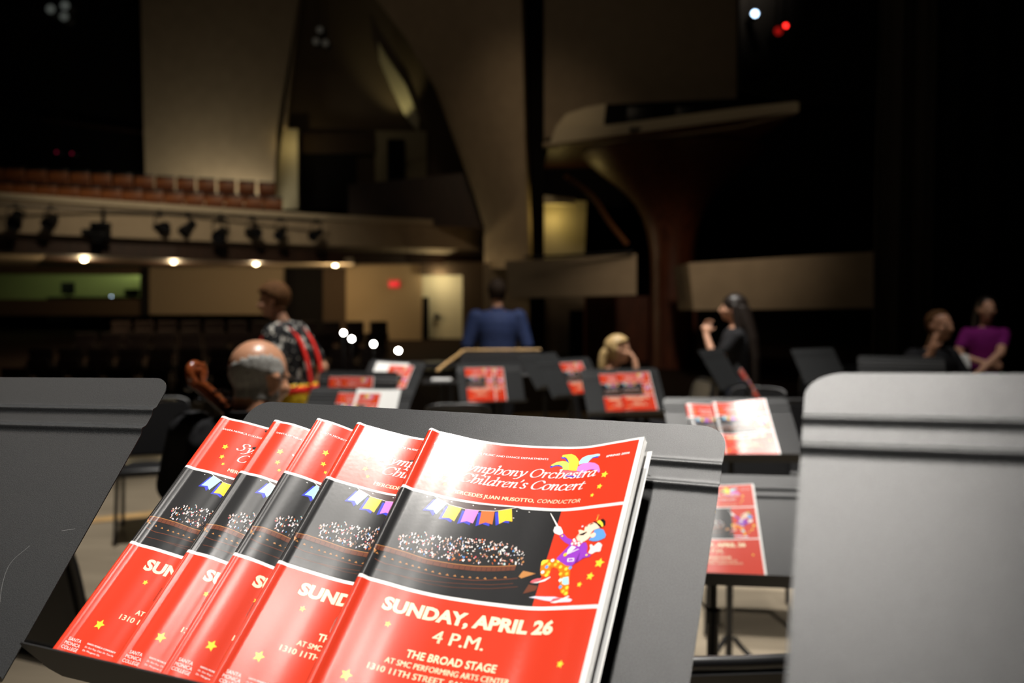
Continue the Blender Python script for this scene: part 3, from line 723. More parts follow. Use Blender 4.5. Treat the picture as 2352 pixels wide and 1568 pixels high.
# C: turned almost away
F, _ = stand_at(1234, 812, 6.5, -52, 55, 'empty dark music stand turned aside, right below the blue jacket')
# A2, A1, A3
F, _ = stand_at(832, 890, 3.9, 8, 46, 'dark music stand with white paper and a programme, right of the bald man')
sheet(F, .090, .025, .0012, .216, .279, 'white sheet under a red programme, on the stand right of the bald man')
programme(F, -.107, .0004, .0052, BG2, 'red programme overlapping a white sheet, on the stand right of the bald man', GP)
F, _ = stand_at(824, 852, 5.0, 10, 74, 'dark music stand behind the one right of the bald man')
programme(F, -.186, .0004, .0006, BG2, 'half covered red programme, left of two on the second stand right of the bald man', GP)
programme(F, -.106, .0004, .0070, BG, 'red programme lying over another on the second stand right of the bald man', GP)
F, _ = stand_at(914, 829, 5.6, 34, 58, 'music stand with loose white pages, left of the black case lid')
sheet(F, -.03, .0008, .0012, .30, .30, 'wide white page on the stand nearest the row of white lights')
sheet(F, .10, .16, .0050, .13, .10, 'small pale slip clipped right of the white page near the row of white lights', lift=.004)
programme(F, -.045, .0004, .0090, BG2, 'red programme lying on white pages, near the row of white lights', GP)
# H: two stands seen nearly edge-on at the long haired woman
F, _ = stand_at(1630, 801, 5.8, -58, 58, 'empty dark music stand beside the woman with long hair')
F, _ = stand_at(1690, 838, 5.3, -72, 58, 'music stand seen edge-on with a programme, below the woman with long hair')
programme(F, -.12, .0004, .0006, BG, 'red programme seen edge-on, below the woman with long hair', GP)
# stands in the dark at the right
F, _ = stand_at(1865, 800, 6.6, -30, 60, 'dark empty music stand behind the woman with long hair')
F, _ = stand_at(2068, 818, 5.2, 18, 62, 'dark music stand in front of the man with a raised hand')
# conductor's wide desk with a pale wooden rim
F = desk_frame(at(1150, 813, 7.12), 4, 24)
E = Matrix.Translation((F.translation.x, F.translation.y + .12, 0))
e = empty('conductor_desk', E, 'wide black conductor desk with a pale wooden rim before the man in blue', 'desk')
L = E.inverted() @ F
bm = B(); box(bm, (0, .16, -.012), (.70, .42, .016), bevel=.004); part('desk_panel', bm, BLACKPAD, e, local=L)
bm = B(); tube(bm, arcpts([(-.52, .0, .0), (-.47, .10, .006), (-.38, .28, .004), (-.33, .375, .004), (-.2, .383, .004), (.35, .395, .004)], 5), .012, 8); part('rim', bm, PALEWOOD, e, True, 60, label='pale wooden rim', local=L)
bm = B(); rod(bm, (0, .1, .0), (0, .1, F.translation.z + .05), .028); part('post', bm, BLACKMETAL, e, True, 40)
bm = B(); lathe(bm, [(.26, 0), (.26, .012), (.05, .03), (.03, .06)], Matrix.Translation((0, .1, 0)), 28); part('base', bm, BLACKMETAL, e, True, 40)
# black case lid left of it, with a lit paper
bm = B(); box(bm, (0, 0, 0), (.52, .36, .05), bevel=.012)
e = empty('instrument_case', Matrix.Translation(at(985, 838, 7.6)) @ Matrix.Rotation(.2, 4, 'Z'), 'dark instrument case lid left of the conductor desk', 'case')
part('lid', bm, BLACKPAD, e, True, 35)
bm = B(); box(bm, (0, .05, -.09), (.50, .34, .08), bevel=.012); part('body', bm, BLACKPAD, e, True, 35)
bm = B(); zt = at(985, 838, 7.6).z
for sx in (-.2, .2):
    for sy in (-.1, .18): rod(bm, (sx, sy, -.13), (sx, sy, -zt), .012, seg=8)
part('trestle', bm, BLACKMETAL, e, True, 40)
F2 = Matrix.Translation(at(1014, 868, 6.75)) @ Matrix.Rotation(.2, 4, 'Z') @ Matrix.Rotation(.25, 4, 'X')
e = empty('side_table', Matrix.Translation((F2.translation.x, F2.translation.y, 0)), 'small black side table with white papers left of the stand under the blue jacket', 'table')
zt = F2.translation.z
bm = B(); box(bm, (0, 0, zt - .03), (.30, .30, .02), bevel=.004); part('table_top', bm, BLACKMETAL, e)
bm = B(); rod(bm, (0, 0, 0), (0, 0, zt - .04), .018); part('post', bm, BLACKMETAL, e, True, 40)
bm = B(); lathe(bm, [(.17, 0), (.17, .01), (.02, .03)], Matrix(), 20); part('base', bm, BLACKMETAL, e, True, 40)
bm = B(); box(bm, (0, 0, 0), (.16, .11, .012), bevel=.002)
o = link('paper_stack', to_mesh(bm, 'paper_stack', PAPER)); o.matrix_world = Matrix.Translation((F2.translation.x, F2.translation.y, zt - .012)); tag(o, 'small stack of white papers on the black side table', 'paper')

# ------------------------------------------------------------------ chairs of the orchestra
def chair_meshes():
    d = {}
    bm = B(); box(bm, (0, 0, .455), (.45, .44, .055), bevel=.022); d['seat'] = to_mesh(bm, 'seat', BLACKPAD, True, 50)
    bm = B()
    W, Hh = .215, .36
    pts = []
    for cx_, cz_, a0 in ((W - .07, Hh - .07, 0), (-W + .07, Hh - .07, 90), (-W + .05, .05, 180), (W - .05, .05, 270)):
        r = .07 if a0 < 180 else .05
        pts += [(cx_ + r * math.cos(math.radians(a0 + k * 15)), cz_ + r * math.sin(math.radians(a0 + k * 15))) for k in range(7)]
    tilt = .2
    def put(x, z, y): return Vector((x, -.19 - z * tilt + y - .06 * (1 - (x / W) ** 2) * .35, .50 + z))
    prism(bm, [put(x, z, .018) for x, z in pts], (0, -.04, 0)); 
    bmesh.ops.bevel(bm, geom=[e for e in bm.edges if e.calc_face_angle(0) > 1.0], offset=.010, segments=2, affect='EDGES')
    d['backrest'] = to_mesh(bm, 'backrest', BLACKPAD, True, 60)
    bm = B(); tube(bm, arcpts([(-.205, -.17, .44), (-.212, -.20, .55), (-.212, -.255, .80), (-.17, -.292, .868), (0, -.305, .878), (.17, -.292, .868), (.212, -.255, .80), (.212, -.20, .55), (.205, -.17, .44)], 6), .0125, 10); d['back_frame'] = to_mesh(bm, 'back_frame', BLACKMETAL, True, 60)
    for sx in (-1, 1):
        bm = B(); tube(bm, [(sx * .205, .19, .43), (sx * .225, .22, .012)], .012, 10); d['legf%d' % sx] = to_mesh(bm, 'leg', BLACKMETAL, True, 60)
        bm = B(); tube(bm, [(sx * .205, -.17, .44), (sx * .225, -.25, .012)], .012, 10); d['legb%d' % sx] = to_mesh(bm, 'leg', BLACKMETAL, True, 60)
        bm = B(); tube(bm, [(sx * .205, .19, .425), (sx * .205, -.17, .43)], .011, 8); d['rail%d' % sx] = to_mesh(bm, 'seat_rail', BLACKMETAL, True, 60)
    return d
CH = chair_meshes()
def chair(x, y, yaw, label, z=0.0, group='black orchestra chairs'):
    e = empty('orchestra_chair', Matrix.Translation((x, y, z)) @ Matrix.Rotation(math.radians(yaw), 4, 'Z'), label, 'chair', group)
    for k, m in CH.items():
        part('leg' if k.startswith('leg') else 'seat_rail' if k.startswith('rail') else k, m, None, e)
    return e
def ground(px, Y): p = at(px, 900, Y); return p.x, p.y
chair(*ground(1600, 1.74), 4, 'black chair with a shiny back tube at the bottom of the photo, closest to us')
chair(*ground(1728, 3.85), 172, 'black tubular chair under the stand in the gap between the near stands')
chair(*ground(352, 5.35), 200, 'black chair in front of the bald man, over the pale patch of floor')
chair(*ground(205, 2.62), -22, 'black chair in the shade at lower left, between the two near stands')
chair(*ground(1050, 5.55), 5, 'black chair with its back to us behind the top edge of the near stand')
chair(*ground(1332, 4.45), -13, 'black chair left of the stand before the blond woman')
chair(*ground(1552, 7.05), 100, 'black chair right of the blond woman, first of a dark pair')
chair(*ground(1592, 7.6), 82, 'black chair right of the blond woman, second of a dark pair')
chair(*ground(1722, 6.1), 150, 'black chair behind the edge-on stand, by the long haired woman')
chair(*ground(1868, 5.2), 165, 'black chair just left of the right near stand')
chair(*ground(1905, 7.5), 170, 'dark chair behind the right near stand, below the right box')
chair(*ground(1985, 8.3), 175, 'dark chair farther back, left of the man with a raised hand')

# ------------------------------------------------------------------ people
def solid(prims, voxel=0.009, smooth=5, name='body'):
    """fuse overlapping limbs into one continuous surface"""
    bm = B()
    for p in prims:
        if p[0] == 'c': capsule(bm, *p[1:])
        elif p[0] == 'e': ellipsoid(bm, *p[1:])
        elif p[0] == 'l': loft(bm, *p[1:])
    me = bpy.data.meshes.new(name); bm.to_mesh(me); bm.free()
    o = bpy.data.objects.new('fuse', me); COL.objects.link(o)
    m = o.modifiers.new('r', 'REMESH'); m.mode, m.voxel_size = 'VOXEL', voxel
    m = o.modifiers.new('s', 'SMOOTH'); m.factor, m.iterations = 0.5, smooth
    bpy.context.view_layer.update()
    out = bpy.data.meshes.new_from_object(o.evaluated_get(bpy.context.evaluated_depsgraph_get()))
    bpy.data.objects.remove(o); bpy.data.meshes.remove(me)
    out.name = name
    out.polygons.foreach_set('use_smooth', [True] * len(out.polygons))
    return out
def loft(bm, rings, seg=20):
    """closed body of stacked ellipses: (centre, half width, half depth[, tilt normal])"""
    rows = []
    for c, a, b in rings:
        rows.append([bm.verts.new(Vector(c) + Vector((a * math.cos(2 * math.pi * k / seg), b * math.sin(2 * math.pi * k / seg), 0))) for k in range(seg)])
    for r, q in zip(rows, rows[1:]):
        for k in range(seg): bm.faces.new((r[k], r[(k + 1) % seg], q[(k + 1) % seg], q[k]))
    bm.faces.new(rows[0][::-1]); bm.faces.new(rows[-1])
def hand(prims, w, d, palm_n, curl=0.5, spread=0.12, k=1.0):
    """palm and five fingers from the wrist w along d; palm_n points out of the palm"""
    w, d, n = Vector(w), Vector(d).normalized(), Vector(palm_n).normalized()
    s = d.cross(n).normalized()
    prims.append(('c', w, .026 * k, w + d * .05 * k, .030 * k))
    prims.append(('c', w + d * .03 * k + s * .018 * k, .017 * k, w + d * .085 * k + s * .028 * k, .015 * k))
    prims.append(('c', w + d * .03 * k - s * .018 * k, .017 * k, w + d * .085 * k - s * .028 * k, .015 * k))
    for i, L in enumerate((.072, .082, .076, .060)):
        off = (i - 1.5) * .020 * k
        p = w + d * .088 * k + s * off
        dd = (d + s * (i - 1.5) * spread).normalized()
        for j in range(3):
            dd = (dd + n * curl * (.5 if j == 0 else .8)).normalized()
            q = p + dd * L * k * (.45, .32, .23)[j]
            prims.append(('c', p, (.0098, .0092, .0086)[j] * k, q, (.0092, .0086, .0076)[j] * k))
            p = q
    p = w + d * .03 * k - s * .026 * k
    dd = (d * .6 - s * .8 + n * .35).normalized()
    for j in range(2):
        q = p + dd * (.040, .030)[j] * k
        prims.append(('c', p, (.013, .011)[j] * k, q, (.011, .009)[j] * k))
        p = q; dd = (dd + n * curl * .5 + d * .3).normalized()
def head(prims, c, R, k=1.0):
    """skull, jaw, nose, brow, lips, ears around the centre c; R turns local (x right, y face, z up)"""
    c = Vector(c)
    def P(x, y, z): return c + R @ (Vector((x, y, z)) * k)
    E = lambda p, r: prims.append(('e', P(*p), tuple(a * k for a in r), R))
    E((0, -.012, .028), (.076, .096, .088)); E((0, .018, -.022), (.064, .074, .080)); E((0, .045, -.072), (.040, .042, .036))
    E((0, .072, .018), (.055, .018, .016))
    for s in (-1, 1):
        E((s * .040, .058, -.022), (.028, .026, .024)); E((s * .076, -.006, -.012), (.010, .020, .032)); E((s * .080, -.014, .004), (.009, .017, .017))
    prims.append(('c', P(0, .086, .014), .009 * k, P(0, .108, -.024), .014 * k)); E((0, .094, -.028), (.018, .012, .009))
    E((0, .083, -.052), (.024, .011, .006)); E((0, .082, -.063), (.021, .011, .007))
def shell(me, c, R, test, off, k=1.0, name='hair'):
    """a layer over part of a head: keeps faces where test(local centre) holds, pushed out by off"""
    bm = B(); bm.from_mesh(me)
    Ri = R.transposed(); c = Vector(c)
    bm.normal_update()
    dele = [f for f in bm.faces if not test(Ri @ (f.calc_center_median() - c) / k)]
    nn = {v: v.normal.copy() for v in bm.verts}
    bmesh.ops.delete(bm, geom=dele, context='FACES')
    for v in bm.verts:
        if v in nn: v.co += nn[v] * (off * (0.12 if v.is_boundary else 1) + random.uniform(-.0012, .0012))
    r = bmesh.ops.extrude_face_region(bm, geom=bm.faces[:])
    for v in [g for g in r['geom'] if isinstance(g, bmesh.types.BMVert)]: v.co -= v.normal * .003
    out = bpy.data.meshes.new(name); bm.to_mesh(out); bm.free()
    out.polygons.foreach_set('use_smooth', [True] * len(out.polygons))
    return out
def with_mat(me, m):
    me.materials.clear(); me.materials.append(m); return me
def rotz(a): return Matrix.Rotation(math.radians(a), 3, 'Z')
def eyes(e, c, R, k=1.0):
    for s in (-1, 1):
        bm = B(); ellipsoid(bm, Vector(c) + R @ (Vector((s * .031, .081, .004)) * k), (.012 * k, .008 * k, .008 * k), R, 12, 8)
        part('eye', bm, EYE, e, True)
EYE = mat('eye_dark', (.03, .02, .015), .25)
SHINYSKIN = mat('shiny_bald_skin', (0.64, 0.32, 0.19), 0.36, 0.55)
GREYHAIR = mat('grey_hair', (.34, .33, .31), .7, .3, noise=.35, nscale=120)
BROWNHAIR = mat('brown_hair', (.085, .040, .016), .8, .08, noise=.4, nscale=90)
SHORTDARK = mat('short_dark_hair', (.030, .018, .011), .75, .2, noise=.4, nscale=90)
DARKHAIR = mat('dark_brown_hair', (.018, .012, .009), .42, .5, noise=.4, nscale=60, stretch=(8, 8, 1))
BLONDHAIR = mat('blond_hair', (.50, .34, .15), .5, .4, noise=.3, nscale=90)
CHARCOAL = mat('charcoal_cloth', (.020, .020, .022), .85, .2, noise=.3, nscale=60)
BLUECLOTH = mat('blue_jacket_cloth', (.024, .040, .115), .75, .3, noise=.25, nscale=60)
DARKCLOTH = mat('dark_cloth', (.010, .010, .012), .85, .2)
DENIM = mat('dark_denim', (.022, .028, .045), .85, .2, noise=.3, nscale=60)
PURPLE = mat('purple_cloth', (.22, .012, .17), .8, .2, noise=.2, nscale=50)
REDCLOTH = mat('red_cloth', (.70, .02, .012), .7, .3)
YELLOWCLOTH = mat('yellow_cloth', (.50, .34, .015), .8, .2, noise=.5, nscale=14)
SHOE = mat('black_leather', (.012, .011, .010), .35, .5)
def shirt_print():
    m = mat('black_shirt_with_white_print', (.012, .012, .013), .8, .2, noise=.01, nscale=22)
    nt = m.node_tree
    for n in nt.nodes:
        if n.type == 'VALTORGB':
            n.color_ramp.interpolation = 'CONSTANT'
            n.color_ramp.elements[0].color = (.010, .010, .011, 1); n.color_ramp.elements[1].color = (.42, .40, .36, 1)
            n.color_ramp.elements[1].position = .59
    return m
FLORAL = shirt_print()

def person(label, px, py, Y, yaw, build, floor=0.0, group=None):
    """the empty stands on the floor under the head's pixel; yaw turns the way the person faces (0 = away from us)"""
    p = at(px, py, Y)
    e = empty('person', Matrix.Translation((p.x, p.y, floor)) @ Matrix.Rotation(math.radians(yaw), 4, 'Z'), label, 'person', group)
    build(e, p.z - floor)
    return e
def legs_standing(pr, hipz, k=1.0, spread=.09):
    for s in (-1, 1):
        pr += [('c', (s * .09, 0, hipz), .082 * k, (s * spread, .015, hipz * .53), .056 * k), ('c', (s * spread, .015, hipz * .53), .054 * k, (s * spread, -.02, .09), .036 * k),
               ('c', (s * spread, -.03, .045), .036, (s * (spread + .02), .13, .03), .030)]
def legs_seated(pr, hipz, k=1.0, spread=.14, kneey=.44):
    for s in (-1, 1):
        pr += [('c', (s * .09, 0, hipz + .02), .085 * k, (s * spread, kneey, hipz + .03), .062 * k), ('c', (s * spread, kneey, hipz + .02), .056 * k, (s * spread, kneey + .02, .09), .038 * k),
               ('c', (s * spread, kneey, .045), .036, (s * (spread + .02), kneey + .16, .03), .030)]
def torso(top, hipz, w=1.0, dep=1.0, y0=0.0, lean=0.0, off=0.0):
    """loft from the hips to the base of the neck at height top"""
    H = top - hipz
    prof = [(-.10, .13, .10), (0.0, .165, .118), (.14, .155, .110), (.30, .142, .102), (.48, .150, .108), (.66, .168, .118), (.80, .178, .114), (.90, .160, .098), (.965, .105, .075), (1.0, .062, .06)]
    return [((0, y0 + lean * f, hipz + H * f), a * w + off, b * dep + off) for f, a, b in prof]

# bald man with the cello, seen from behind
def bald(e, zc):
    R = rotz(-14)
    hz = zc
    R = R @ Matrix.Rotation(-.22, 3, 'X')
    pr = []
    head(pr, (0, 0, hz), R, 1.02)
    pr.append(('c', (-.0, -.065, hz - .17), .062, (0, -.03, hz - .04), .058))
    hipz = .50; top = hz - .115
    pr.append(('l', torso(top, hipz, 1.12, 1.2, -.02, -.03)))
    legs_seated(pr, hipz)
    sh = [Vector((s * .20, -.05, hz - .175)) for s in (-1, 1)]
    el = [Vector((-.34, .05, hz - .36)), Vector((.34, .14, hz - .50))]
    wr = [Vector((-.235, .17, hz - .20)), Vector((.20, .38, hz - .56))]
    for i in (0, 1):
        pr += [('c', sh[i], .062, el[i], .048), ('c', el[i], .046, wr[i], .030)]
    hand(pr, wr[0], (.35, -.2, .8), (.8, .4, -.1), .55, .10)
    hand(pr, wr[1], (-.5, .6, -.3), (-.2, -.4, -.8), .6, .10)
    body = with_mat(solid(pr, .0085, 4), SHINYSKIN)
    part('body', body, None, e)
    cl = [('l', torso(top + .005, hipz - .06, 1.12, 1.2, -.02, -.03, .016)), ('c', sh[0], .080, el[0], .064), ('c', el[0], .062, el[0].lerp(wr[0], .82), .048), ('c', sh[1], .080, el[1], .064), ('c', el[1], .062, el[1].lerp(wr[1], .85), .046), ('e', (0, -.06, hz - .155), (.17, .09, .06))]
    part('shirt', with_mat(solid(cl, .011, 5, 'shirt'), CHARCOAL), None, e)
    bm = B(); lathe(bm, [(.066, 0), (.072, .004), (.070, .045), (.064, .046), (.064, 0)], Matrix.Translation((0, -.055, hz - .125)) @ Matrix.Rotation(.12, 4, 'X'), 24, caps=False)
    part('collar', bm, CHARCOAL, e, True, 50)
    lg = []; legs_seated(lg, hipz, 1.18); part('trousers', with_mat(solid([p for p in lg if p[1][2] > .2 or p[3][2] > .05], .012, 4, 'trousers'), DARKCLOTH), None, e)
    # ring of short grey hair round the back and sides of the bald head
    part('hair', with_mat(shell(body, (0, 0, hz), R, lambda p: p.y < .030 and -.070 < p.z < (.034 + p.x * .55 - max(0, p.y + .02) * .5) and not (abs(p.x) > .066 and p.y > -.040 and p.z < .012) and abs(p.x) < .082 and p.length < .16, .0024, 1.02), GREYHAIR), None, e)
    bm = B()
    for s in (-1, 1): tube(bm, [Vector((0, 0, hz)) + R @ Vector(q) for q in ((s * .088, -.02, .0), (s * .084, .03, .012), (s * .074, .088, .010))], .0028, 6)
    for s in (-1, 1): tube(bm, [Vector((0, 0, hz)) + R @ Vector((s * .036 + .026 * math.cos(t), .108, .004 + .019 * math.sin(t))) for t in [i * math.pi / 6 for i in range(13)]], .0022, 6)
    tube(bm, [Vector((0, 0, hz)) + R @ Vector(q) for q in ((-.010, .108, .008), (.010, .108, .008))], .002, 6)
    part('glasses', bm, BLACKMETAL, e, True, 60)
    eyes(e, (0, 0, hz), R)
person('bald man in a dark shirt seated with a cello, seen from behind', 596, 869, 2.50, -14, bald)

# the cello
CELLO = mat('red_brown_varnish', (.23, .055, .016), .2, .5, noise=.35, nscale=9, stretch=(6, 6, 1), coat=.6)
EBONY = mat('ebony', (.010, .008, .008), .25, .5)
def cello(Ps, d, facing, label):
    d = d.normalized(); side = d.cross(facing).normalized(); f = side.cross(d).normalized()
    M = Matrix((side, f, -d)).transposed().to_4x4(); M.translation = Ps      # z up the neck, y to the front plate, origin at the scroll
    e = empty('cello', M, label, 'cello')
    bm = B()
    sp = []; rr = []
    for i in range(46):
        t = i / 45 * 2.35 * 2 * math.pi; r = .033 * (1 - .30 * t / (2 * math.pi)) + .002
        sp.append(Vector((0, -.004 + r * math.sin(t + 1.6), -.006 + r * math.cos(t + 1.6)))); rr.append(.0125 - .004 * i / 45)
    tube(bm, sp, rr, 10)
    for s in (-1, 1): rod(bm, (s * .002, 0, -.006), (s * .027, 0, -.006), .014, .009, 12)
    part('scroll', bm, CELLO, e, True, 60)
    bm = B(); tube(bm, arcpts([(0, -.036, -.010), (0, -.022, -.045), (0, -.012, -.10), (0, -.004, -.17)], 5), [.016, .018, .019, .020, .020, .020, .021, .021, .021, .021, .021, .020, .020, .019, .018, .017][:16], 10); part('pegbox', bm, CELLO, e, True, 60)
    for k, z in enumerate((-.060, -.085, -.115, -.140)):
        s = 1 if k % 2 else -1
        bm = B(); rod(bm, (-s * .02, -.014, z), (s * .045, -.014, z), .0055, .0045, 8); ellipsoid(bm, (s * .062, -.014, z), (.016, .006, .012)); part('peg', bm, EBONY, e, True, 60)
    bm = B(); tube(bm, [(0, -.004, -.16), (0, .0, -.30), (0, .002, -.46)], [.016, .017, .020], 10); part('neck', bm, CELLO, e, True, 60)
    bm = B(); box(bm, (0, .022, -.44), (.036, .012, .58), bevel=.004); part('fingerboard', bm, EBONY, e, True, 40)
    out = [(0, -.455), (.05, -.46), (.12, -.49), (.168, -.55), (.165, -.62), (.125, -.68), (.112, -.74), (.125, -.80), (.165, -.84), (.205, -.91), (.215, -1.0), (.18, -1.10), (.10, -1.165), (0, -1.175)]
    c = [(p.x, p.z) for p in arcpts([(a, 0, b) for a, b in out], 4)]
    ring = c + [(-a, b) for a, b in c[-2:0:-1]]
    bm = B()
    rows = []
    for y, k in ((-.10, .55), (-.085, .93), (-.07, 1), (.03, 1), (.042, .94), (.058, .55)):
        rows.append([bm.verts.new((a * k, y, -.82 + (b + .82) * k)) for a, b in ring])
    n = len(ring)
    for r, q in zip(rows, rows[1:]):
        for i in range(n): bm.faces.new((r[i], r[(i + 1) % n], q[(i + 1) % n], q[i]))
    bm.faces.new(rows[0][::-1]); bm.faces.new(rows[-1])
    part('body', bm, CELLO, e, True, 40)
    bm = B(); box(bm, (0, .095, -.83), (.085, .006, .08), bevel=.002); part('bridge', bm, PALEWOOD, e)
    bm = B(); prism(bm, [(-.012, .085, -.95), (.012, .085, -.95), (.026, .075, -1.165), (-.026, .075, -1.165)], (0, .008, 0)); part('tailpiece', bm, EBONY, e)
    bm = B()
    for i in range(4): tube(bm, [((i - 1.5) * .007, .014, -.17), ((i - 1.5) * .016, .135, -.83), ((i - 1.5) * .007, .094, -.95)], .0008, 5)
    part('string', bm, CHROME, e)
    bm = B(); rod(bm, (0, -.02, -1.17), (0, -.02, -1.44), .005); part('endpin', bm, CHROME, e, True, 40)
    return e
cello(at(448, 850, 2.44), Vector((.34, .66, -.80)), Vector((0.2, .75, .62)), 'red-brown cello with its scroll beside the bald head')

# man in a printed shirt with red braces, leaning
def clownish(e, zc):
    hz = zc
    R = rotz(8) @ Matrix.Rotation(-.18, 3, 'X')
    hipz = .90
    top = hz - .155
    pr = []
    head(pr, (0, .18, hz), R, 1.0)
    pr.append(('c', (0, .105, top - .02), .056, (0, .16, hz - .07), .054))
    tz = torso(top, hipz, 1.05, 1.12, 0, .10)
    pr.append(('l', tz)); legs_standing(pr, hipz)
    sh = [Vector((s * .20, .085, top - .075)) for s in (-1, 1)]
    el = [Vector((-.27, .03, top - .33)), Vector((.28, -.06, top - .33))]
    wr = [Vector((-.25, .12, top - .56)), Vector((.23, .03, top - .53))]
    for i in (0, 1): pr += [('c', sh[i], .060, el[i], .046), ('c', el[i], .044, wr[i], .029)]
    hand(pr, wr[0], (.05, .2, -.95), (1, 0, .1), .25); hand(pr, wr[1], (-.4, .25, -.8), (-.7, .3, .2), .3)
    body = with_mat(solid(pr, .0095, 4), SKIN2); part('body', body, None, e)
    cl = [('l', torso(top + .004, hipz - .10, 1.05, 1.12, 0, .10, .020))] + [('c', sh[i], .080, sh[i].lerp(el[i], .72), .068) for i in (0, 1)] + [('e', (0, .085, top - .04), (.16, .10, .06))]
    part('shirt', with_mat(solid(cl, .012, 4, 'shirt'), FLORAL), None, e)
    lg = []; legs_standing(lg, hipz, 1.35); part('trousers', with_mat(solid(lg[:2] + lg[3:5] + [('l', [((0, 0, hipz - .12), .12, .11), ((0, 0, hipz - .02), .185, .145), ((0, .02, hipz + .09), .178, .14)])], .012, 4, 'trousers'), YELLOWCLOTH), None, e)
    for s in (-1, 1):
        P = arcpts([(s * .10, -.135, hipz + .05), (s * .105, -.105, hipz + .25), (s * .10, -.035, top - .09), (s * .10, .075, top - .006), (s * .10, .175, top - .05), (s * .105, .235, top - .16), (s * .11, .20, hipz + .22), (s * .11, .165, hipz + .05)], 5)
        bm = B(); w = Vector((.018, 0, 0)); rows = []
        for i, p in enumerate(P):
            t = (P[min(i + 1, len(P) - 1)] - P[max(i - 1, 0)]).normalized(); nn = t.cross(Vector((1, 0, 0))) * .006 * s
            rows.append([bm.verts.new(p + q) for q in (-w - nn, w - nn, w + nn, -w + nn)])
        for a, b in zip(rows, rows[1:]):
            for k in range(4): bm.faces.new((a[k], b[k], b[(k + 1) % 4], a[(k + 1) % 4]))
        part('brace', bm, REDCLOTH, e)
    bm = B(); lathe(bm, [(.20, 0), (.208, .01), (.208, .04), (.20, .05)], Matrix.Translation((0, .02, hipz + .03)) @ Matrix.Diagonal((1, .78, 1, 1)), 24, caps=False); part('waistband', bm, REDCLOTH, e, True)
    part('hair', with_mat(shell(body, (0, .18, hz), R, lambda p: p.length < .16 and (p.z > .045 + p.y * .35 or (p.y < .0 and p.z > -.045 - p.y * .0)) and not (abs(p.x) > .068 and p.z < .02 and p.y > -.03), .024), BROWNHAIR), None, e)
    eyes(e, (0, .18, hz), R)
    for s in (-1, 1):
        bm = B(); capsule(bm, (s * .09, -.06, .05), .045, (s * .11, .14, .035), .042); part('shoe', bm, SHOE, e, True)
person('man leaning forward in a black and white printed shirt with red braces and yellow trousers', 684, 690, 5.6, 82, clownish)

# man in the blue jacket, from behind
def bluejacket(e, zc):
    hz = zc; R = rotz(0); hipz = .92; top = hz - .17
    pr = []; head(pr, (0, .02, hz), R, 1.0)
    pr.append(('c', (0, -.01, top - .02), .056, (0, .005, hz - .07), .054))
    pr.append(('l', torso(top, hipz, 1.05, 1.1))); legs_standing(pr, hipz)
    sh = [Vector((s * .205, -.01, top - .075)) for s in (-1, 1)]
    el = [Vector((s * .285, -.03, top - .34)) for s in (-1, 1)]
    wr = [Vector((s * .215, .17, top - .45)) for s in (-1, 1)]
    for i in (0, 1): pr += [('c', sh[i], .058, el[i], .046), ('c', el[i], .044, wr[i], .029)]
    hand(pr, wr[0], (.5, .8, 0), (0, .1, -1), .3); hand(pr, wr[1], (-.5, .8, 0), (0, .1, -1), .3)
    body = with_mat(solid(pr, .010, 4), SKIN2); part('body', body, None, e)
    cl = [('l', [((0, 0, hipz - .14), .195, .150), ((0, 0, hipz + .0), .190, .142)] + torso(top - .005, hipz, 1.08, 1.12, 0, 0, .024)[3:]), ('e', (0, -.01, top - .055), (.20, .10, .055))]
    for i in (0, 1): cl += [('c', sh[i], .082, el[i], .066), ('c', el[i], .065, el[i].lerp(wr[i], .88), .050)]
    part('jacket', with_mat(solid(cl, .012, 4, 'jacket'), BLUECLOTH), None, e)
    bm = B(); lathe(bm, [(.062, 0), (.070, .0), (.064, .045), (.060, .045)], Matrix.Translation((0, -.008, top - .022)), 22, caps=False); part('collar', bm, BLUECLOTH, e, True, 50)
    for s in (-1, 1):
        bm = B(); q = el[(s + 1) // 2].lerp(wr[(s + 1) // 2], .92); rod(bm, q, q.lerp(wr[(s + 1) // 2], .7), .040); part('cuff', bm, PAPER, e, True, 40)
    lg = []; legs_standing(lg, hipz, 1.2); part('trousers', with_mat(solid(lg[:2] + lg[3:5] + [('e', (0, 0, hipz - .04), (.17, .13, .11))], .012, 4, 'trousers'), DARKCLOTH), None, e)
    part('hair', with_mat(shell(body, (0, .02, hz), R, lambda p: p.length < .16 and (p.z > .055 + p.y * .3 or (p.y < .012 and p.z > -.075)) and not (abs(p.x) > .070 and p.z < .03 and p.y > -.025), .018), SHORTDARK), None, e)
    eyes(e, (0, .02, hz), R)
    for s in (-1, 1):
        bm = B(); capsule(bm, (s * .09, -.06, .05), .045, (s * .11, .14, .035), .042); part('shoe', bm, SHOE, e, True)
person('man with dark hair in a blue jacket standing with his back to us', 1142, 670, 7.8, 0, bluejacket)

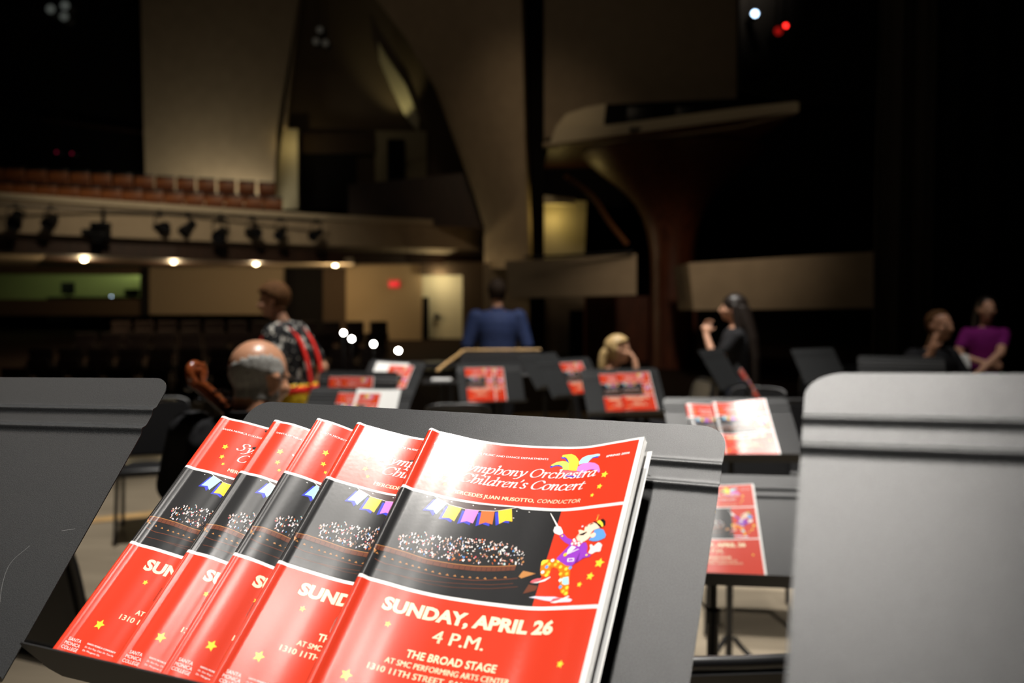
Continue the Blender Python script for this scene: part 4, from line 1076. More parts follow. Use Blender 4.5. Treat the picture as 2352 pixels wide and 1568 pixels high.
# blond woman seated, chin on hand
def blond(e, zc):
    hz = zc; R = rotz(0) @ Matrix.Rotation(-.10, 3, 'X'); hipz = .50; top = hz - .165
    pr = []; head(pr, (0, .10, hz), R, .95)
    pr.append(('c', (0, .03, top - .02), .048, (0, .08, hz - .07), .048))
    pr.append(('l', torso(top, hipz, .92, .98, -.06, .11))); legs_seated(pr, hipz, .95, .10)
    sh = [Vector((s * .165, .035, top - .07)) for s in (-1, 1)]
    el = [Vector((-.20, .30, top - .30)), Vector((.17, .34, top - .28))]
    wr = [Vector((.02, .33, top - .32)), Vector((.045, .235, hz - .145))]
    for i in (0, 1): pr += [('c', sh[i], .048, el[i], .039), ('c', el[i], .037, wr[i], .026)]
    hand(pr, wr[0], (.9, .1, .1), (0, -.5, .6), .35, .1, .9); hand(pr, wr[1], (-.25, -.10, .9), (-.3, -.9, 0), .75, .05, .9)
    body = with_mat(solid(pr, .0095, 4), SKIN); part('body', body, None, e)
    cl = [('l', torso(top - .005, hipz - .06, .92, .98, -.06, .11, .015)), ('e', (0, .03, top - .05), (.15, .08, .05))]
    for i in (0, 1): cl += [('c', sh[i], .064, sh[i].lerp(el[i], .8), .054)]
    part('top', with_mat(solid(cl, .012, 4, 'top'), DARKCLOTH), None, e)
    lg = []; legs_seated(lg, hipz, 1.14, .10); part('trousers', with_mat(solid(lg[:2] + lg[3:5], .012, 4, 'trousers'), DARKCLOTH), None, e)
    part('hair', with_mat(shell(body, (0, .10, hz), R, lambda p: p.length < .17 and (p.z > .050 + p.y * .45 or (p.y < -.012 and p.z > -.085)), .016, .95), BLONDHAIR), None, e)
    bm = B(); tube(bm, arcpts([(0, .03, hz + .0), (0, -.012, hz - .05), (.01, -.03, hz - .15), (.015, -.03, hz - .24)], 6), [.030, .040, .044, .046, .046, .045, .043, .041, .040, .038, .036, .034, .031, .028, .024, .018, .012, .008, .004][:19], 12)
    part('ponytail', bm, BLONDHAIR, e, True)
    eyes(e, (0, .10, hz), R, .95)
    return e
BW_ = person('seated blond woman in a dark top, chin on her hand', 1392, 803, 6.5, -96, blond)

# woman with long dark hair, hands at her mouth
def longhair(e, zc):
    hz = zc; R = rotz(-4); hipz = .86; top = hz - .16
    pr = []; head(pr, (0, .03, hz), R, .95)
    pr.append(('c', (0, -.01, top - .02), .046, (0, .015, hz - .07), .046))
    pr.append(('l', torso(top, hipz, .90, .95))); legs_standing(pr, hipz, .92)
    sh = [Vector((s * .168, -.005, top - .065)) for s in (-1, 1)]
    el = [Vector((s * .17, .17, top - .295)) for s in (-1, 1)]
    wr = [Vector((s * .035, .245, top - .06)) for s in (-1, 1)]
    for i in (0, 1): pr += [('c', sh[i], .046, el[i], .037), ('c', el[i], .036, wr[i], .025)]
    for s, w in zip((-1, 1), wr): hand(pr, w, (-s * .25, -.15, .9), (-s * .9, -.3, 0), .75, .05, .9)
    body = with_mat(solid(pr, .0095, 4), SKIN); part('body', body, None, e)
    cl = [('l', torso(top - .005, hipz - .10, .90, .95, 0, 0, .016)), ('e', (0, -.01, top - .05), (.15, .08, .05))]
    for i in (0, 1): cl += [('c', sh[i], .063, sh[i].lerp(el[i], .5), .056)]
    part('top', with_mat(solid(cl, .012, 4, 'top'), CHARCOAL), None, e)
    lg = []; legs_standing(lg, hipz, 1.08); part('trousers', with_mat(solid(lg[:2] + lg[3:5] + [('e', (0, 0, hipz - .04), (.155, .12, .11))], .012, 4, 'trousers'), DENIM), None, e)
    hp = [('e', (0, .005, hz + .035), (.088, .108, .094)), ('l', [((0, -.16, hz - .78), .055, .02), ((0, -.165, hz - .62), .095, .036), ((0, -.155, hz - .42), .120, .050), ((0, -.125, hz - .25), .125, .062), ((0, -.075, hz - .10), .110, .075), ((0, -.03, hz + .02), .092, .085)])]
    for s in (-1, 1): hp.append(('c', (s * .075, .015, hz + .02), .026, (s * .10, -.02, hz - .22), .030))
    part('hair', with_mat(solid(hp, .009, 3, 'hair'), DARKHAIR), None, e)
    eyes(e, (0, .03, hz), R, .95)
    for s in (-1, 1):
        bm = B(); capsule(bm, (s * .09, -.06, .05), .040, (s * .11, .12, .035), .036); part('shoe', bm, SHOE, e, True)
person('woman with very long dark hair standing with her hands at her mouth', 1690, 708, 6.9, 78, longhair)

# man with a raised hand, seated at the far right
def raised(e, zc):
    hz = zc; R = rotz(0); hipz = .50; top = hz - .17
    pr = []; head(pr, (0, .06, hz), R, 1.0)
    pr.append(('c', (0, 0, top - .02), .056, (0, .045, hz - .07), .054))
    pr.append(('l', torso(top, hipz, 1.1, 1.15, -.03, .05))); legs_seated(pr, hipz)
    sh = [Vector((s * .20, 0, top - .075)) for s in (-1, 1)]
    el = [Vector((-.26, .30, top - .22)), Vector((.30, .15, top - .32))]
    wr = [Vector((-.12, .34, top + .00)), Vector((.12, .26, top - .36))]
    el = [Vector((.37, .10, top - .25)), Vector((-.28, .14, top - .34))]
    wr = [Vector((.33, .25, top - .02)), Vector((-.1, .28, top - .40))]
    sh = sh[::-1]
    for i in (0, 1): pr += [('c', sh[i], .058, el[i], .045), ('c', el[i], .043, wr[i], .029)]
    hand(pr, wr[0], (-.2, .1, .95), (-.8, .5, 0), .12, .3, 1.05); hand(pr, wr[1], (.6, .6, -.2), (0, .2, -1), .35)
    body = with_mat(solid(pr, .010, 4), SKIN2); part('body', body, None, e)
    cl = [('l', torso(top - .002, hipz - .06, 1.1, 1.15, -.03, .05, .016)), ('e', (0, 0, top - .05), (.17, .09, .05))]
    for i in (0, 1): cl += [('c', sh[i], .078, sh[i].lerp(el[i], .75), .066)]
    part('shirt', with_mat(solid(cl, .012, 4, 'shirt'), DARKCLOTH), None, e)
    lg = []; legs_seated(lg, hipz, 1.15); part('trousers', with_mat(solid(lg[:2] + lg[3:5], .012, 4, 'trousers'), DARKCLOTH), None, e)
    part('hair', with_mat(shell(body, (0, .06, hz), R, lambda p: p.length < .16 and (p.z > .075 + p.y * .3 or (p.y < 0 and p.z > -.06)) and not (abs(p.x) > .070 and p.z < .03 and p.y > -.025), .010), BROWNHAIR), None, e)
    eyes(e, (0, .06, hz), R)
person('seated man in a dark shirt raising an open hand', 2142, 748, 6.3, 205, raised, floor=.2)

# woman in purple with crossed arms
def purple(e, zc):
    hz = zc; R = rotz(8); hipz = .86; top = hz - .165
    pr = []; head(pr, (0, .05, hz), R, .95)
    pr.append(('c', (0, 0, top - .02), .047, (0, .035, hz - .07), .046))
    pr.append(('l', torso(top, hipz, .84, .95, 0, .02))); legs_standing(pr, hipz, .95)
    sh = [Vector((s * .150, .0, top - .07)) for s in (-1, 1)]
    el = [Vector((-.235, .07, top - .33)), Vector((.235, .08, top - .30))]
    wr = [Vector((.18, .20, top - .48)), Vector((-.02, .19, top - .36))]
    sh0, sh1 = sh
    for a, b, c in ((sh0, Vector((-.10, .16, top - .24)), Vector((.16, .26, top - .50))), (sh1, Vector((.245, .07, top - .27)), Vector((.02, .20, top - .34)))):
        pr += [('c', a, .049, b, .041), ('c', b, .039, c, .027)]
    hand(pr, (.16, .26, top - .50), (.55, .2, -.8), (-.3, .6, -.2), .3, .1, .9); hand(pr, (.02, .20, top - .34), (-.9, -.05, -.15), (0, -.9, 0), .4, .1, .9)
    body = with_mat(solid(pr, .010, 4), SKIN); part('body', body, None, e)
    cl = [('l', torso(top - .004, hipz - .04, .84, .95, 0, .02, .015)), ('e', (0, 0, top - .05), (.15, .085, .05)), ('c', sh0, .064, sh0.lerp(Vector((-.10, .16, top - .24)), .55), .056), ('c', sh1, .064, sh1.lerp(Vector((.245, .07, top - .27)), .55), .056)]
    part('top', with_mat(solid(cl, .012, 4, 'top'), PURPLE), None, e)
    lg = []; legs_standing(lg, hipz, 1.12); part('trousers', with_mat(solid(lg[:2] + lg[3:5] + [('e', (0, 0, hipz - .05), (.165, .13, .11))], .012, 4, 'trousers'), DARKCLOTH), None, e)
    hp = [('e', (0, .02, hz + .035), (.086, .100, .090)), ('l', [((.0, -.05, hz - .34), .06, .03), ((0, -.06, hz - .22), .105, .05), ((0, -.05, hz - .08), .100, .07), ((0, -.01, hz + .04), .088, .085)])]
    part('hair', with_mat(solid(hp, .010, 3, 'hair'), DARKHAIR), None, e)
    eyes(e, (0, .05, hz), R, .95)
    for s in (-1, 1):
        bm = B(); capsule(bm, (s * .09, -.06, .05), .040, (s * .11, .12, .035), .036); part('shoe', bm, SHOE, e, True)
person('woman in a purple top standing at the far right, leaning one hand on a chair', 2264, 710, 7.7, 160, purple)

# what the seated people sit on, and the cloth over a chair
def ground_at(px, Y): p = at(px, 800, Y); return p.x, p.y
x, y = ground_at(596, 2.50); chair(x, y - .02, -14, 'black chair under the bald man with the cello')
x, y = ground_at(1392, 6.5); chair(x, y - .0, -96, 'black chair under the blond woman')
x, y = ground_at(2142, 6.3); chair(x, y + .0, 205, 'black chair under the man with a raised hand', z=.2)
x, y = ground_at(2118, 7.35)
chair(x, y, 10, 'black chair with a white cloth over its back, under the leaning hand', z=.2)
bm = B()
rows = []
for i in range(13):
    u = i / 12; a = -.22 + .44 * u
    rows.append([bm.verts.new((a * (1 - .06 * math.sin(u * 7)), yy + .008 * math.sin(u * 11 + j), zz - .10 * (1 - u) ** 2 - .035 * abs(u - .5))) for j, (yy, zz) in enumerate(((-.345, .80), (-.335, .88), (-.31, .915), (-.275, .90), (-.255, .80), (-.262, .80), (-.285, .885), (-.31, .90), (-.325, .87), (-.335, .80)))])
for r, q in zip(rows, rows[1:]):
    for k in range(10): bm.faces.new((r[k], q[k], q[(k + 1) % 10], r[(k + 1) % 10]))
bm.faces.new(rows[0][::-1]); bm.faces.new(rows[-1])
o = link('draped_cloth', to_mesh(bm, 'draped_cloth', PAPER, True, 60)); o.matrix_world = Matrix.Translation((x, y, .2)) @ Matrix.Rotation(math.radians(10), 4, 'Z')
tag(o, 'white cloth draped over a chair back at the far right', 'cloth')

# ------------------------------------------------------------------ the stage floor and the shell of the hall
def struct(name, bm, m, smooth=False):
    o = link(name, to_mesh(bm, name, m, smooth, 40)); o['kind'] = 'structure'; return o
def floor_material():
    m = mat('stage_floor_boards', (.26, .215, .155), .55, .35, noise=.16, nscale=1.4, stretch=(1, 6, 1))
    return m
EDGE = [(-9, 6.6), (-6, 7.6), (-3.2, 8.95), (-2.2, 9.6), (-1, 10.6), (.2, 11.4), (1.5, 11.6), (3, 11.2), (5, 10.2), (9, 8.5)]
bm = B(); prism(bm, [(x, y, 0) for x, y in EDGE] + [(9, -3.4, 0), (-9, -3.4, 0)], (0, 0, -1.05)); struct('floor', bm, floor_material())
bm = B(); box(bm, (3.35, 7.0, .1), (1.9, 3.2, .2)); struct('floor_riser', bm, mat('black_riser', (.015, .014, .013), .8, .2))
bm = B()
for (x1, y1), (x2, y2) in zip(EDGE, EDGE[1:]):
    d = Vector((y1 - y2, x2 - x1, 0)).normalized() * .09
    prism(bm, [Vector((x1, y1, .004)) - d * 1.2, Vector((x2, y2, .004)) - d * 1.2, Vector((x2, y2, .004)) + d * .2, Vector((x1, y1, .004)) + d * .2], (0, 0, -.03))
struct('trim_1', bm, PALEWOOD)
bm = B()
P = [(-6.5, 4.4), (-4.2, 5.15), (-2.95, 5.62), (-2.3, 5.96), (-1.4, 6.25)]
for (x1, y1), (x2, y2) in zip(P, P[1:]): prism(bm, [(x1, y1, .006), (x2, y2, .006), (x2, y2 + .17, .006), (x1, y1 + .17, .006)], (0, 0, -.012))
struct('trim_2', bm, PALEWOOD)
# hall floor sloping up towards the back, and the dark shell
bm = B(); prism(bm, [(-18, 6.4, -1.05), (18, 6.4, -1.05), (18, 29, 1.1), (-18, 29, 1.1)], (0, 0, -.2)); struct('floor_hall', bm, mat('dark_carpet', (.020, .012, .009), .95, .1))
for nm, c, s in (('wall_back', (0, 29, 6), (36, .2, 16)), ('wall_left', (-18, 13, 6), (.2, 32, 16)), ('wall_right', (18, 13, 6), (.2, 32, 16)), ('wall_stage', (0, -3.4, 6), (36, .2, 16)), ('ceiling', (0, 13, 14), (36, 32.4, .2))):
    bm = B(); box(bm, c, s); struct(nm, bm, BLACKWALL)

# ------------------------------------------------------------------ balcony at the left
BT = [(-40, 450, 16.4), (200, 467, 17.2), (400, 481, 18), (580, 493, 19), (750, 503, 20), (930, 512, 22), (1116, 522, 24)]
BBt = [(-40, 581, 16.5), (200, 588, 17.3), (400, 593, 18.1), (580, 597, 19.1), (750, 601, 20.1), (930, 604, 22.1), (1116, 607, 24.1)]
BM_ = [(x, a + (b - a) * .62, Y) for (x, a, Y), (_, b, _) in zip(BT, BBt)]
BBt = [(x, b, Y + .55) for x, b, Y in BBt]
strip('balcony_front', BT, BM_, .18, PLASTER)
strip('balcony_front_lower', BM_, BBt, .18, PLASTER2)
strip('trim_3', [(x, y - 11, Y - .06) for x, y, Y in BT], [(x, y + 1, Y - .06) for x, y, Y in BT], .34, mat('pale_cap_rail', (.55, .46, .33), .7, .3))
zs = 2.62
bm = B()
def drop_to(x, y, Y, z): p = at(x, y, Y); return Vector((p.x, p.y, z))
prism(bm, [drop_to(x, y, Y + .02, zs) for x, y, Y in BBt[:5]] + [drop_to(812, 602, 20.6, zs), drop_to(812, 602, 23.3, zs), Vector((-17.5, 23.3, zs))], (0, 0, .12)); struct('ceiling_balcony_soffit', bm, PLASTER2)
# sloping balcony floor with its steps
for k in range(3):
    bm = B(); prism(bm, [drop_to(x, y, Y + .2 + 1.0 * k, 0) + Vector((0, 0, at(x, y, Y).z - .78 + .42 * k)) for x, y, Y in BT] + [drop_to(1116, 522, 27.5, 0) + Vector((0, 0, at(1116, 522, 24).z - .78 + .42 * k)), Vector((-17.8, 27.5, at(-40, 450, 16.4).z - .78 + .42 * k))], (0, 0, -.3)); struct('floor_balcony', bm, WALNUT)

# seats: a tip-up auditorium seat facing the stage
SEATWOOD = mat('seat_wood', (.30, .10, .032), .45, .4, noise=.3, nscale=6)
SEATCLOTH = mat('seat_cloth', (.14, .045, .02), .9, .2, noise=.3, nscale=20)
def seat_meshes():
    d = {}
    bm = B(); box(bm, (0, .06, .72), (.43, .05, .46), Matrix.Rotation(.16, 3, 'X') * 1, .02); d['backrest'] = to_mesh(bm, 'backrest', SEATWOOD, True, 40)
    bm = B(); box(bm, (0, .085, .965), (.42, .055, .10), Matrix.Rotation(.16, 3, 'X') * 1, .02); d['head_rail'] = to_mesh(bm, 'head_rail', BLACKPAD, True, 40)
    bm = B(); box(bm, (0, -.06, .58), (.40, .10, .34), Matrix.Rotation(.1, 3, 'X') * 1, .03); d['cushion'] = to_mesh(bm, 'cushion', SEATCLOTH, True, 40)
    for s in (-1, 1):
        bm = B(); box(bm, (s * .231, -.02, .62), (.026, .36, .035), None, .01); box(bm, (s * .231, .03, .30), (.022, .12, .62), None, .006); d['arm%d' % s] = to_mesh(bm, 'armrest', SEATWOOD, True, 40)
    return d
SM = seat_meshes()
SEATWOOD = SEATCLOTH = mat('shaded_seat_colour', (.018, .010, .008), .9, .2, noise=.3, nscale=20)  # seat colours darkened to stand for the unlit hall below the balcony
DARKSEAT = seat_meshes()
def hall_seat(p, yaw, label, group, simple=False):
    e = empty('auditorium_seat', Matrix.Translation(p) @ Matrix.Rotation(yaw, 4, 'Z'), label, 'seat', group)
    for k, m in SM.items():
        if simple and k in ('head_rail',): continue
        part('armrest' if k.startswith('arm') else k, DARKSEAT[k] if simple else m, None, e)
for i in range(14):
    px = 2 + i * 52 - i * i * .30
    Y = 17.35 + px * .0046
    top = np.interp(px, [0, 625], [416, 452])
    p = at(px, top, Y); hall_seat(Vector((p.x, p.y, p.z - 1.0)), .22, 'reddish wooden auditorium seat in the front row of the balcony', 'front row of balcony seats')
for i in range(14):
    px = -20 + i * 51.5 - i * i * .22
    Y = 18.45 + px * .0046
    top = np.interp(px, [0, 625], [381, 418])
    p = at(px, top, Y); hall_seat(Vector((p.x, p.y, p.z - 1.0)), .22, 'reddish wooden auditorium seat in the second row of the balcony', 'second row of balcony seats')
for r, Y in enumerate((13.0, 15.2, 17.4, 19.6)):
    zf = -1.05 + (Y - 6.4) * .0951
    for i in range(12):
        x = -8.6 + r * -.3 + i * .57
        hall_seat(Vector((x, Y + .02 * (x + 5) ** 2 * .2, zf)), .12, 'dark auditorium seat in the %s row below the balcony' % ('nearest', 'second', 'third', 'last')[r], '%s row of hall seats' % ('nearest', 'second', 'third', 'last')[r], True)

# stage lights on the balcony pipe
def pipe_at(px): return at(px, np.interp(px, [-40, 745], [468, 509]), np.interp(px, [-40, 745], [16.0, 19.5]))
bm = B(); tube(bm, [pipe_at(x) for x in (-40, 120, 280, 440, 600, 745)], .024, 10)
o = link('lighting_pipe', to_mesh(bm, 'lighting_pipe', BLACKMETAL, True, 60)); tag(o, 'long black pipe for stage lights along the balcony front', 'pipe')
LENSM = mat('dark_lens', (.02, .02, .025), .1, .6)
def lamp_meshes():
    bm = B(); lathe(bm, [(.06, -.20), (.085, -.17), (.09, .02), (.11, .05), (.125, .20), (.118, .20), (.10, .06)], Matrix(), 18); a = to_mesh(bm, 'lamp_body', BLACKMATTE, True, 40)
    bm = B(); lathe(bm, [(.001, .155), (.07, .15), (.112, .13)], Matrix(), 18, caps=False); b = to_mesh(bm, 'lens', LENSM, True)
    bm = B(); tube(bm, [(-.13, 0, .0), (-.14, 0, .16), (-.10, 0, .22), (.10, 0, .22), (.14, 0, .16), (.13, 0, 0)], .012, 6); box(bm, (0, 0, .26), (.05, .06, .10)); c = to_mesh(bm, 'yoke', BLACKMATTE, True, 40)
    return a, b, c
LM = lamp_meshes()
ordw = ['first', 'second', 'third', 'fourth', 'fifth', 'sixth', 'seventh', 'eighth']
for i, (px, py, tilt, tw, k) in enumerate([(37, 502, 2.2, .3, 1.15), (117, 508, 2.0, 0, .95), (367, 522, 1.6, 1.1, 1.0), (432, 522, 2.3, -.6, 1.0), (507, 537, 2.0, .1, 1.25), (580, 533, 1.7, 1.0, 1.0), (645, 535, 2.0, 0, .95), (727, 537, 2.0, -.3, 1.0)]):
    q = pipe_at(px); Y = q.y; c = at(px, py, Y)
    e = empty('stage_light', Matrix.Translation(c), ('black stage light hanging from the balcony pipe, %s from the left' % ordw[i]) if i < 2 else ('black stage light hanging from the balcony pipe, %s right of the bulky moving light' % ordw[i - 2]), 'stage light', 'stage lights on the balcony pipe')
    Mx = Matrix.Rotation(tw, 4, 'Z') @ Matrix.Diagonal((k, k, k, 1))
    part('lamp_body', LM[0], None, e, local=Mx @ Matrix.Rotation(tilt, 4, 'X')); part('lens', LM[1], None, e, local=Mx @ Matrix.Rotation(tilt, 4, 'X'))
    L = (q.z - c.z) / .26
    part('yoke', LM[2], None, e, local=Matrix.Rotation(tw, 4, 'Z') @ Matrix.Diagonal((k, k, max(.5, L), 1)))
c = at(232, 535, pipe_at(232).y)
e = empty('moving_head_light', Matrix.Translation(c), 'bulky black moving stage light with a flat box, under the balcony pipe', 'stage light')
bm = B(); box(bm, (0, 0, .17), (.34, .26, .10), bevel=.02); part('base', bm, BLACKMATTE, e, True, 40)
bm = B()
for s in (-1, 1): box(bm, (s * .17, 0, .0), (.04, .12, .28), bevel=.012)
part('yoke', bm, BLACKMATTE, e, True, 40)
bm = B(); ellipsoid(bm, (0, 0, -.06), (.14, .16, .13)); lathe(bm, [(.10, 0), (.11, .2)], Matrix.Translation((0, 0, -.06)) @ Matrix.Rotation(1.9, 4, 'X'), 16); part('lamp_body', bm, BLACKMATTE, e, True, 40)
bm = B(); box(bm, (.06, 0, .36), (.05, .06, .32)); part('clamp', bm, BLACKMATTE, e)
bm = B(); box(bm, (-.25, 0, .02), (.26, .16, .13), bevel=.015); part('ballast_box', bm, BLACKMATTE, e)

# recessed downlights under the balcony
GLOW = mat('warm_lamp_glow', (.9, .8, .6), .5, .2, emit=(1, .82, .50), estr=22)
for i, (px, py) in enumerate(((193, 597), (399, 602), (588, 606), (770, 609))):
    r = ray(px, py); p = CAM + r * ((zs - .03 - CAM_H) / r.z)
    e = empty('recessed_downlight', Matrix.Translation((p.x, p.y, zs)), 'glowing warm downlight under the balcony, %s from the left' % ordw[i], 'ceiling light', 'downlights under the balcony')
    bm = B(); lathe(bm, [(.10, 0), (.10, -.02), (.075, -.03), (.07, 0)], Matrix(), 20, caps=False); part('trim_ring', bm, mat('white_ring', (.7, .65, .55), .5), e, True, 40)
    bm = B(); ellipsoid(bm, (0, 0, -.02), (.066, .066, .04), u=16, v=8); part('bulb', bm, GLOW, e, True)
    point('downlight_lamp', (p.x, p.y, zs - .30), 60, .05)
    spot('downlight_beam', (p.x, p.y, zs - .1), (p.x, p.y, -1), 26, 80, .8, .06, (1, .78, .45))

# ------------------------------------------------------------------ back of the hall under the balcony
slab('wall_under_balcony', [(326, 606, 23.2), (650, 606, 23.2), (650, 722, 23.2), (326, 722, 23.2)], .2, mat('deep_taupe_plaster', (.19, .145, .10), .85, .2))
slab('wall_booth_above', [(-60, 600, 23.0), (330, 604, 23.0), (330, 631, 23.0), (-60, 629, 23.0)], .2, DARKWALL)
slab('wall_booth_below', [(-60, 687, 23.0), (330, 687, 23.0), (330, 724, 23.0), (-60, 724, 23.0)], .2, DARKWALL)
slab('wall_booth_back', [(-60, 600, 25.2), (345, 600, 25.2), (345, 724, 25.2), (-60, 724, 25.2)], .1, mat('green_grey_wall', (.34, .33, .17), .8, .2))
slab('window_1', [(-60, 629, 23.1), (328, 631, 23.1), (328, 687, 23.1), (-60, 687, 23.1)], .012, None or (lambda m: (m.node_tree.nodes['Principled BSDF'].inputs['Transmission Weight'].__setattr__('default_value', 1.0), m)[1])(mat('clear_glass', (.92, .96, .93), .02, .5)))
slab('trim_4', [(322, 600, 22.95), (334, 600, 22.95), (334, 724, 22.95), (322, 724, 22.95)], .25, BLACKWALL)
area('booth_ceiling_light', tuple(at(130, 618, 23.9)), tuple(at(130, 670, 25.2)), 16, 5.0, .4, (.80, 1, .48))
def monitor(px, py, Y, w, h, label):
    p = at(px, py, Y); zd = at(230, 684, 24.25).z + .03
    e = empty('monitor', Matrix.Translation((p.x, p.y, zd)), label, 'monitor')
    zc = max(p.z - zd, h / 2 + .03)
    bm = B(); box(bm, (0, 0, zc), (w, .05, h), bevel=.008); part('screen_back', bm, BLACKMATTE, e)
    bm = B(); box(bm, (0, .03, zc / 2), (.06, .04, zc)); box(bm, (0, .03, .008), (.22, .16, .016)); part('foot', bm, BLACKMATTE, e)
monitor(156, 662, 24.2, .40, .36, 'black monitor in the middle of the greenish control booth window')
monitor(303, 674, 24.2, .44, .20, 'low dark monitor at the right end of the control booth window')
bm = B(); box(bm, tuple(at(230, 684, 24.25) + Vector((0, 0, -.37))), (2.9, .5, .80)); o = link('booth_desk', to_mesh(bm, 'booth_desk', BLACKMATTE)); tag(o, 'long dark desk inside the control booth', 'desk')
bm = B(); ellipsoid(bm, at(256, 684, 24.25) + Vector((0, 0, .046)), (.02, .02, .02)); o = link('indicator_light', to_mesh(bm, 'indicator_light', mat('blue_white_glow', (.5, .6, .9), .4, emit=(.6, .75, 1), estr=9), True)); tag(o, 'tiny blue-white light on the control booth desk', 'light')
slab('wall_dark_gap', [(648, 604, 23.6), (797, 604, 23.6), (797, 812, 23.6), (648, 812, 23.6)], .1, BLACKWALL)
slab('trim_5', [(742, 610, 23.4), (797, 610, 23.4), (797, 812, 23.4), (742, 812, 23.4)], .12, DARKWALL)
slab('wall_beside_exit', [(795, 602, 23.2), (968, 602, 23.2), (968, 812, 23.2), (795, 812, 23.2)], .2, mat('ochre_plaster', (.30, .22, .13), .85, .2))
slab('trim_6', [(964, 602, 23.1), (1114, 602, 23.1), (1114, 631, 23.1), (964, 631, 23.1)], .4, DARKWALL)
slab('trim_7', [(1062, 628, 23.1), (1114, 628, 23.1), (1114, 815, 23.1), (1062, 815, 23.1)], .4, DARKWALL)
d = slab('door_1', [(964, 630, 23.55), (1063, 630, 23.55), (1063, 815, 23.55), (964, 815, 23.55)], .06, CREAM)
bm = B(); prism(bm, [at(*q) for q in ((969, 682, 23.5), (985, 682, 23.5), (985, 812, 23.5), (969, 812, 23.5))], (0, .04, 0)); part('door_edge', bm, BLACKWALL, d)
bm = B(); ellipsoid(bm, at(1003, 727, 23.46), (.09, .05, .09)); part('door_handle', bm, BLACKMETAL, d, True)
point('exit_door_lamp', tuple(at(1008, 636, 22.9)), 22, .06, (1, .84, .5))
# exit sign
p = at(905, 652, 23.13)
e = empty('exit_sign', Matrix.Translation(p), 'small glowing red exit sign left of the cream door', 'sign')
bm = B(); box(bm, (0, .04, 0), (.30, .06, .20), bevel=.008); part('housing', bm, mat('red_sign_face', (.5, .01, .015), .5, emit=(1, .01, .03), estr=.42), e)
cu = bpy.data.curves.new('exit', 'FONT'); cu.body, cu.size, cu.align_x = 'EXIT', .13, 'CENTER'
to_ = bpy.data.objects.new('exit', cu); COL.objects.link(to_); bpy.context.view_layer.update()
tm = bpy.data.meshes.new_from_object(to_.evaluated_get(bpy.context.evaluated_depsgraph_get())); bpy.data.objects.remove(to_)
tm.materials.clear(); tm.materials.append(mat('red_sign_letters', (.8, .1, .1), .5, emit=(1, .10, .10), estr=.9))
part('lettering', tm, None, e, local=Matrix.Translation((0, .006, -.045)) @ Matrix.Rotation(math.pi / 2, 4, 'X'))
# small white step lights on posts going down to the stage
WHITEGLOW = mat('white_lamp_glow', (1, 1, .95), .4, emit=(1, .97, .86), estr=60)
for i, (px, py, Y) in enumerate(((789, 764, 14.6), (808, 778, 14.0), (858, 790, 13.2), (915, 805, 12.4))):
    p = at(px, py, Y); zf = -1.05 + (Y - 6.4) * .0951
    e = empty('step_light', Matrix.Translation((p.x, p.y, zf)), 'bright white step light beside the aisle, %s from the left' % ordw[i], 'light', 'white step lights')
    bm = B(); rod(bm, (0, 0, 0), (0, 0, p.z - zf - .03), .014, seg=8); part('post', bm, BLACKMETAL, e)
    bm = B(); ellipsoid(bm, (0, 0, p.z - zf), (.032, .032, .032)); part('bulb', bm, WHITEGLOW, e, True)

# ------------------------------------------------------------------ upper back wall
slab('wall_upper_panel', [(322, -30, 25.5), (690, -30, 25.5), (656, 290, 25.5), (636, 300, 25.5), (628, 470, 25.5), (335, 470, 25.5)], .25, PLASTER)
slab('wall_upper_left', [(-60, -30, 26.2), (330, -30, 26.2), (330, 480, 26.2), (-60, 480, 26.2)], .2, BLACKWALL)
slab('trim_8', [(95, 272, 25.9), (328, 300, 25.9), (328, 308, 25.9), (95, 278, 25.9)], .1, WALNUT)
slab('wall_upper_jamb', [(626, 296, 25.9), (684, 296, 25.9), (684, 480, 25.9), (626, 480, 25.9)], .2, CREAM)
slab('wall_upper_recess', [(640, -30, 26.6), (1120, -30, 26.6), (1120, 480, 26.6), (640, 480, 26.6)], .2, mat('brown_plaster', (.16, .12, .085), .85, .2))
slab('wall_upper_lintel', [(680, 306, 26.2), (866, 306, 26.2), (866, 352, 26.2), (680, 352, 26.2)], .2, DARKWALL)
slab('door_2', [(692, 350, 26.3), (816, 352, 26.3), (816, 480, 26.3), (692, 480, 26.3)], .1, BLACKWALL)
slab('wall_upper_pier', [(862, 300, 26.2), (980, 300, 26.2), (980, 470, 26.2), (862, 470, 26.2)], .2, mat('cream_wall_dimmed', (.34, .29, .19), .8, .2))  # cream wall in a darker copy, its dimness put into the colour
slab('wall_light_sliver', [(868, 95, 26.3), (884, 125, 26.3), (932, 195, 26.3), (962, 270, 26.3), (962, 305, 26.3), (928, 262, 26.3), (900, 205, 26.3), (872, 140, 26.3)], .12, CREAM)  # cream slab shaped as the sliver of light on the brown wall
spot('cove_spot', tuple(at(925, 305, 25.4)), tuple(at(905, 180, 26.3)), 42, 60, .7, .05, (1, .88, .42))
point('jamb_lamp', tuple(at(660, 330, 25.3)), 5, .05, (1, .78, .35))
area('panel_wash', tuple(at(480, 470, 24.4)), tuple(at(470, 260, 25.5)), 34, 3.6, .3, (1, .90, .66))
p = at(911, 372, 25.5)
e = empty('loudspeaker', Matrix.Translation(p), 'tall black loudspeaker on the upper wall right of the dark doorway', 'speaker')
bm = B(); box(bm, (0, 0, 0), (.52, .4, 1.35), bevel=.03); part('cabinet', bm, BLACKMATTE, e)
bm = B(); box(bm, (0, -.21, 0), (.46, .02, 1.28)); part('grille', bm, BLACKWALL, e)
bm = B(); box(bm, (0, .44, 0), (.12, .50, .12)); part('wall_bracket', bm, BLACKMETAL, e)
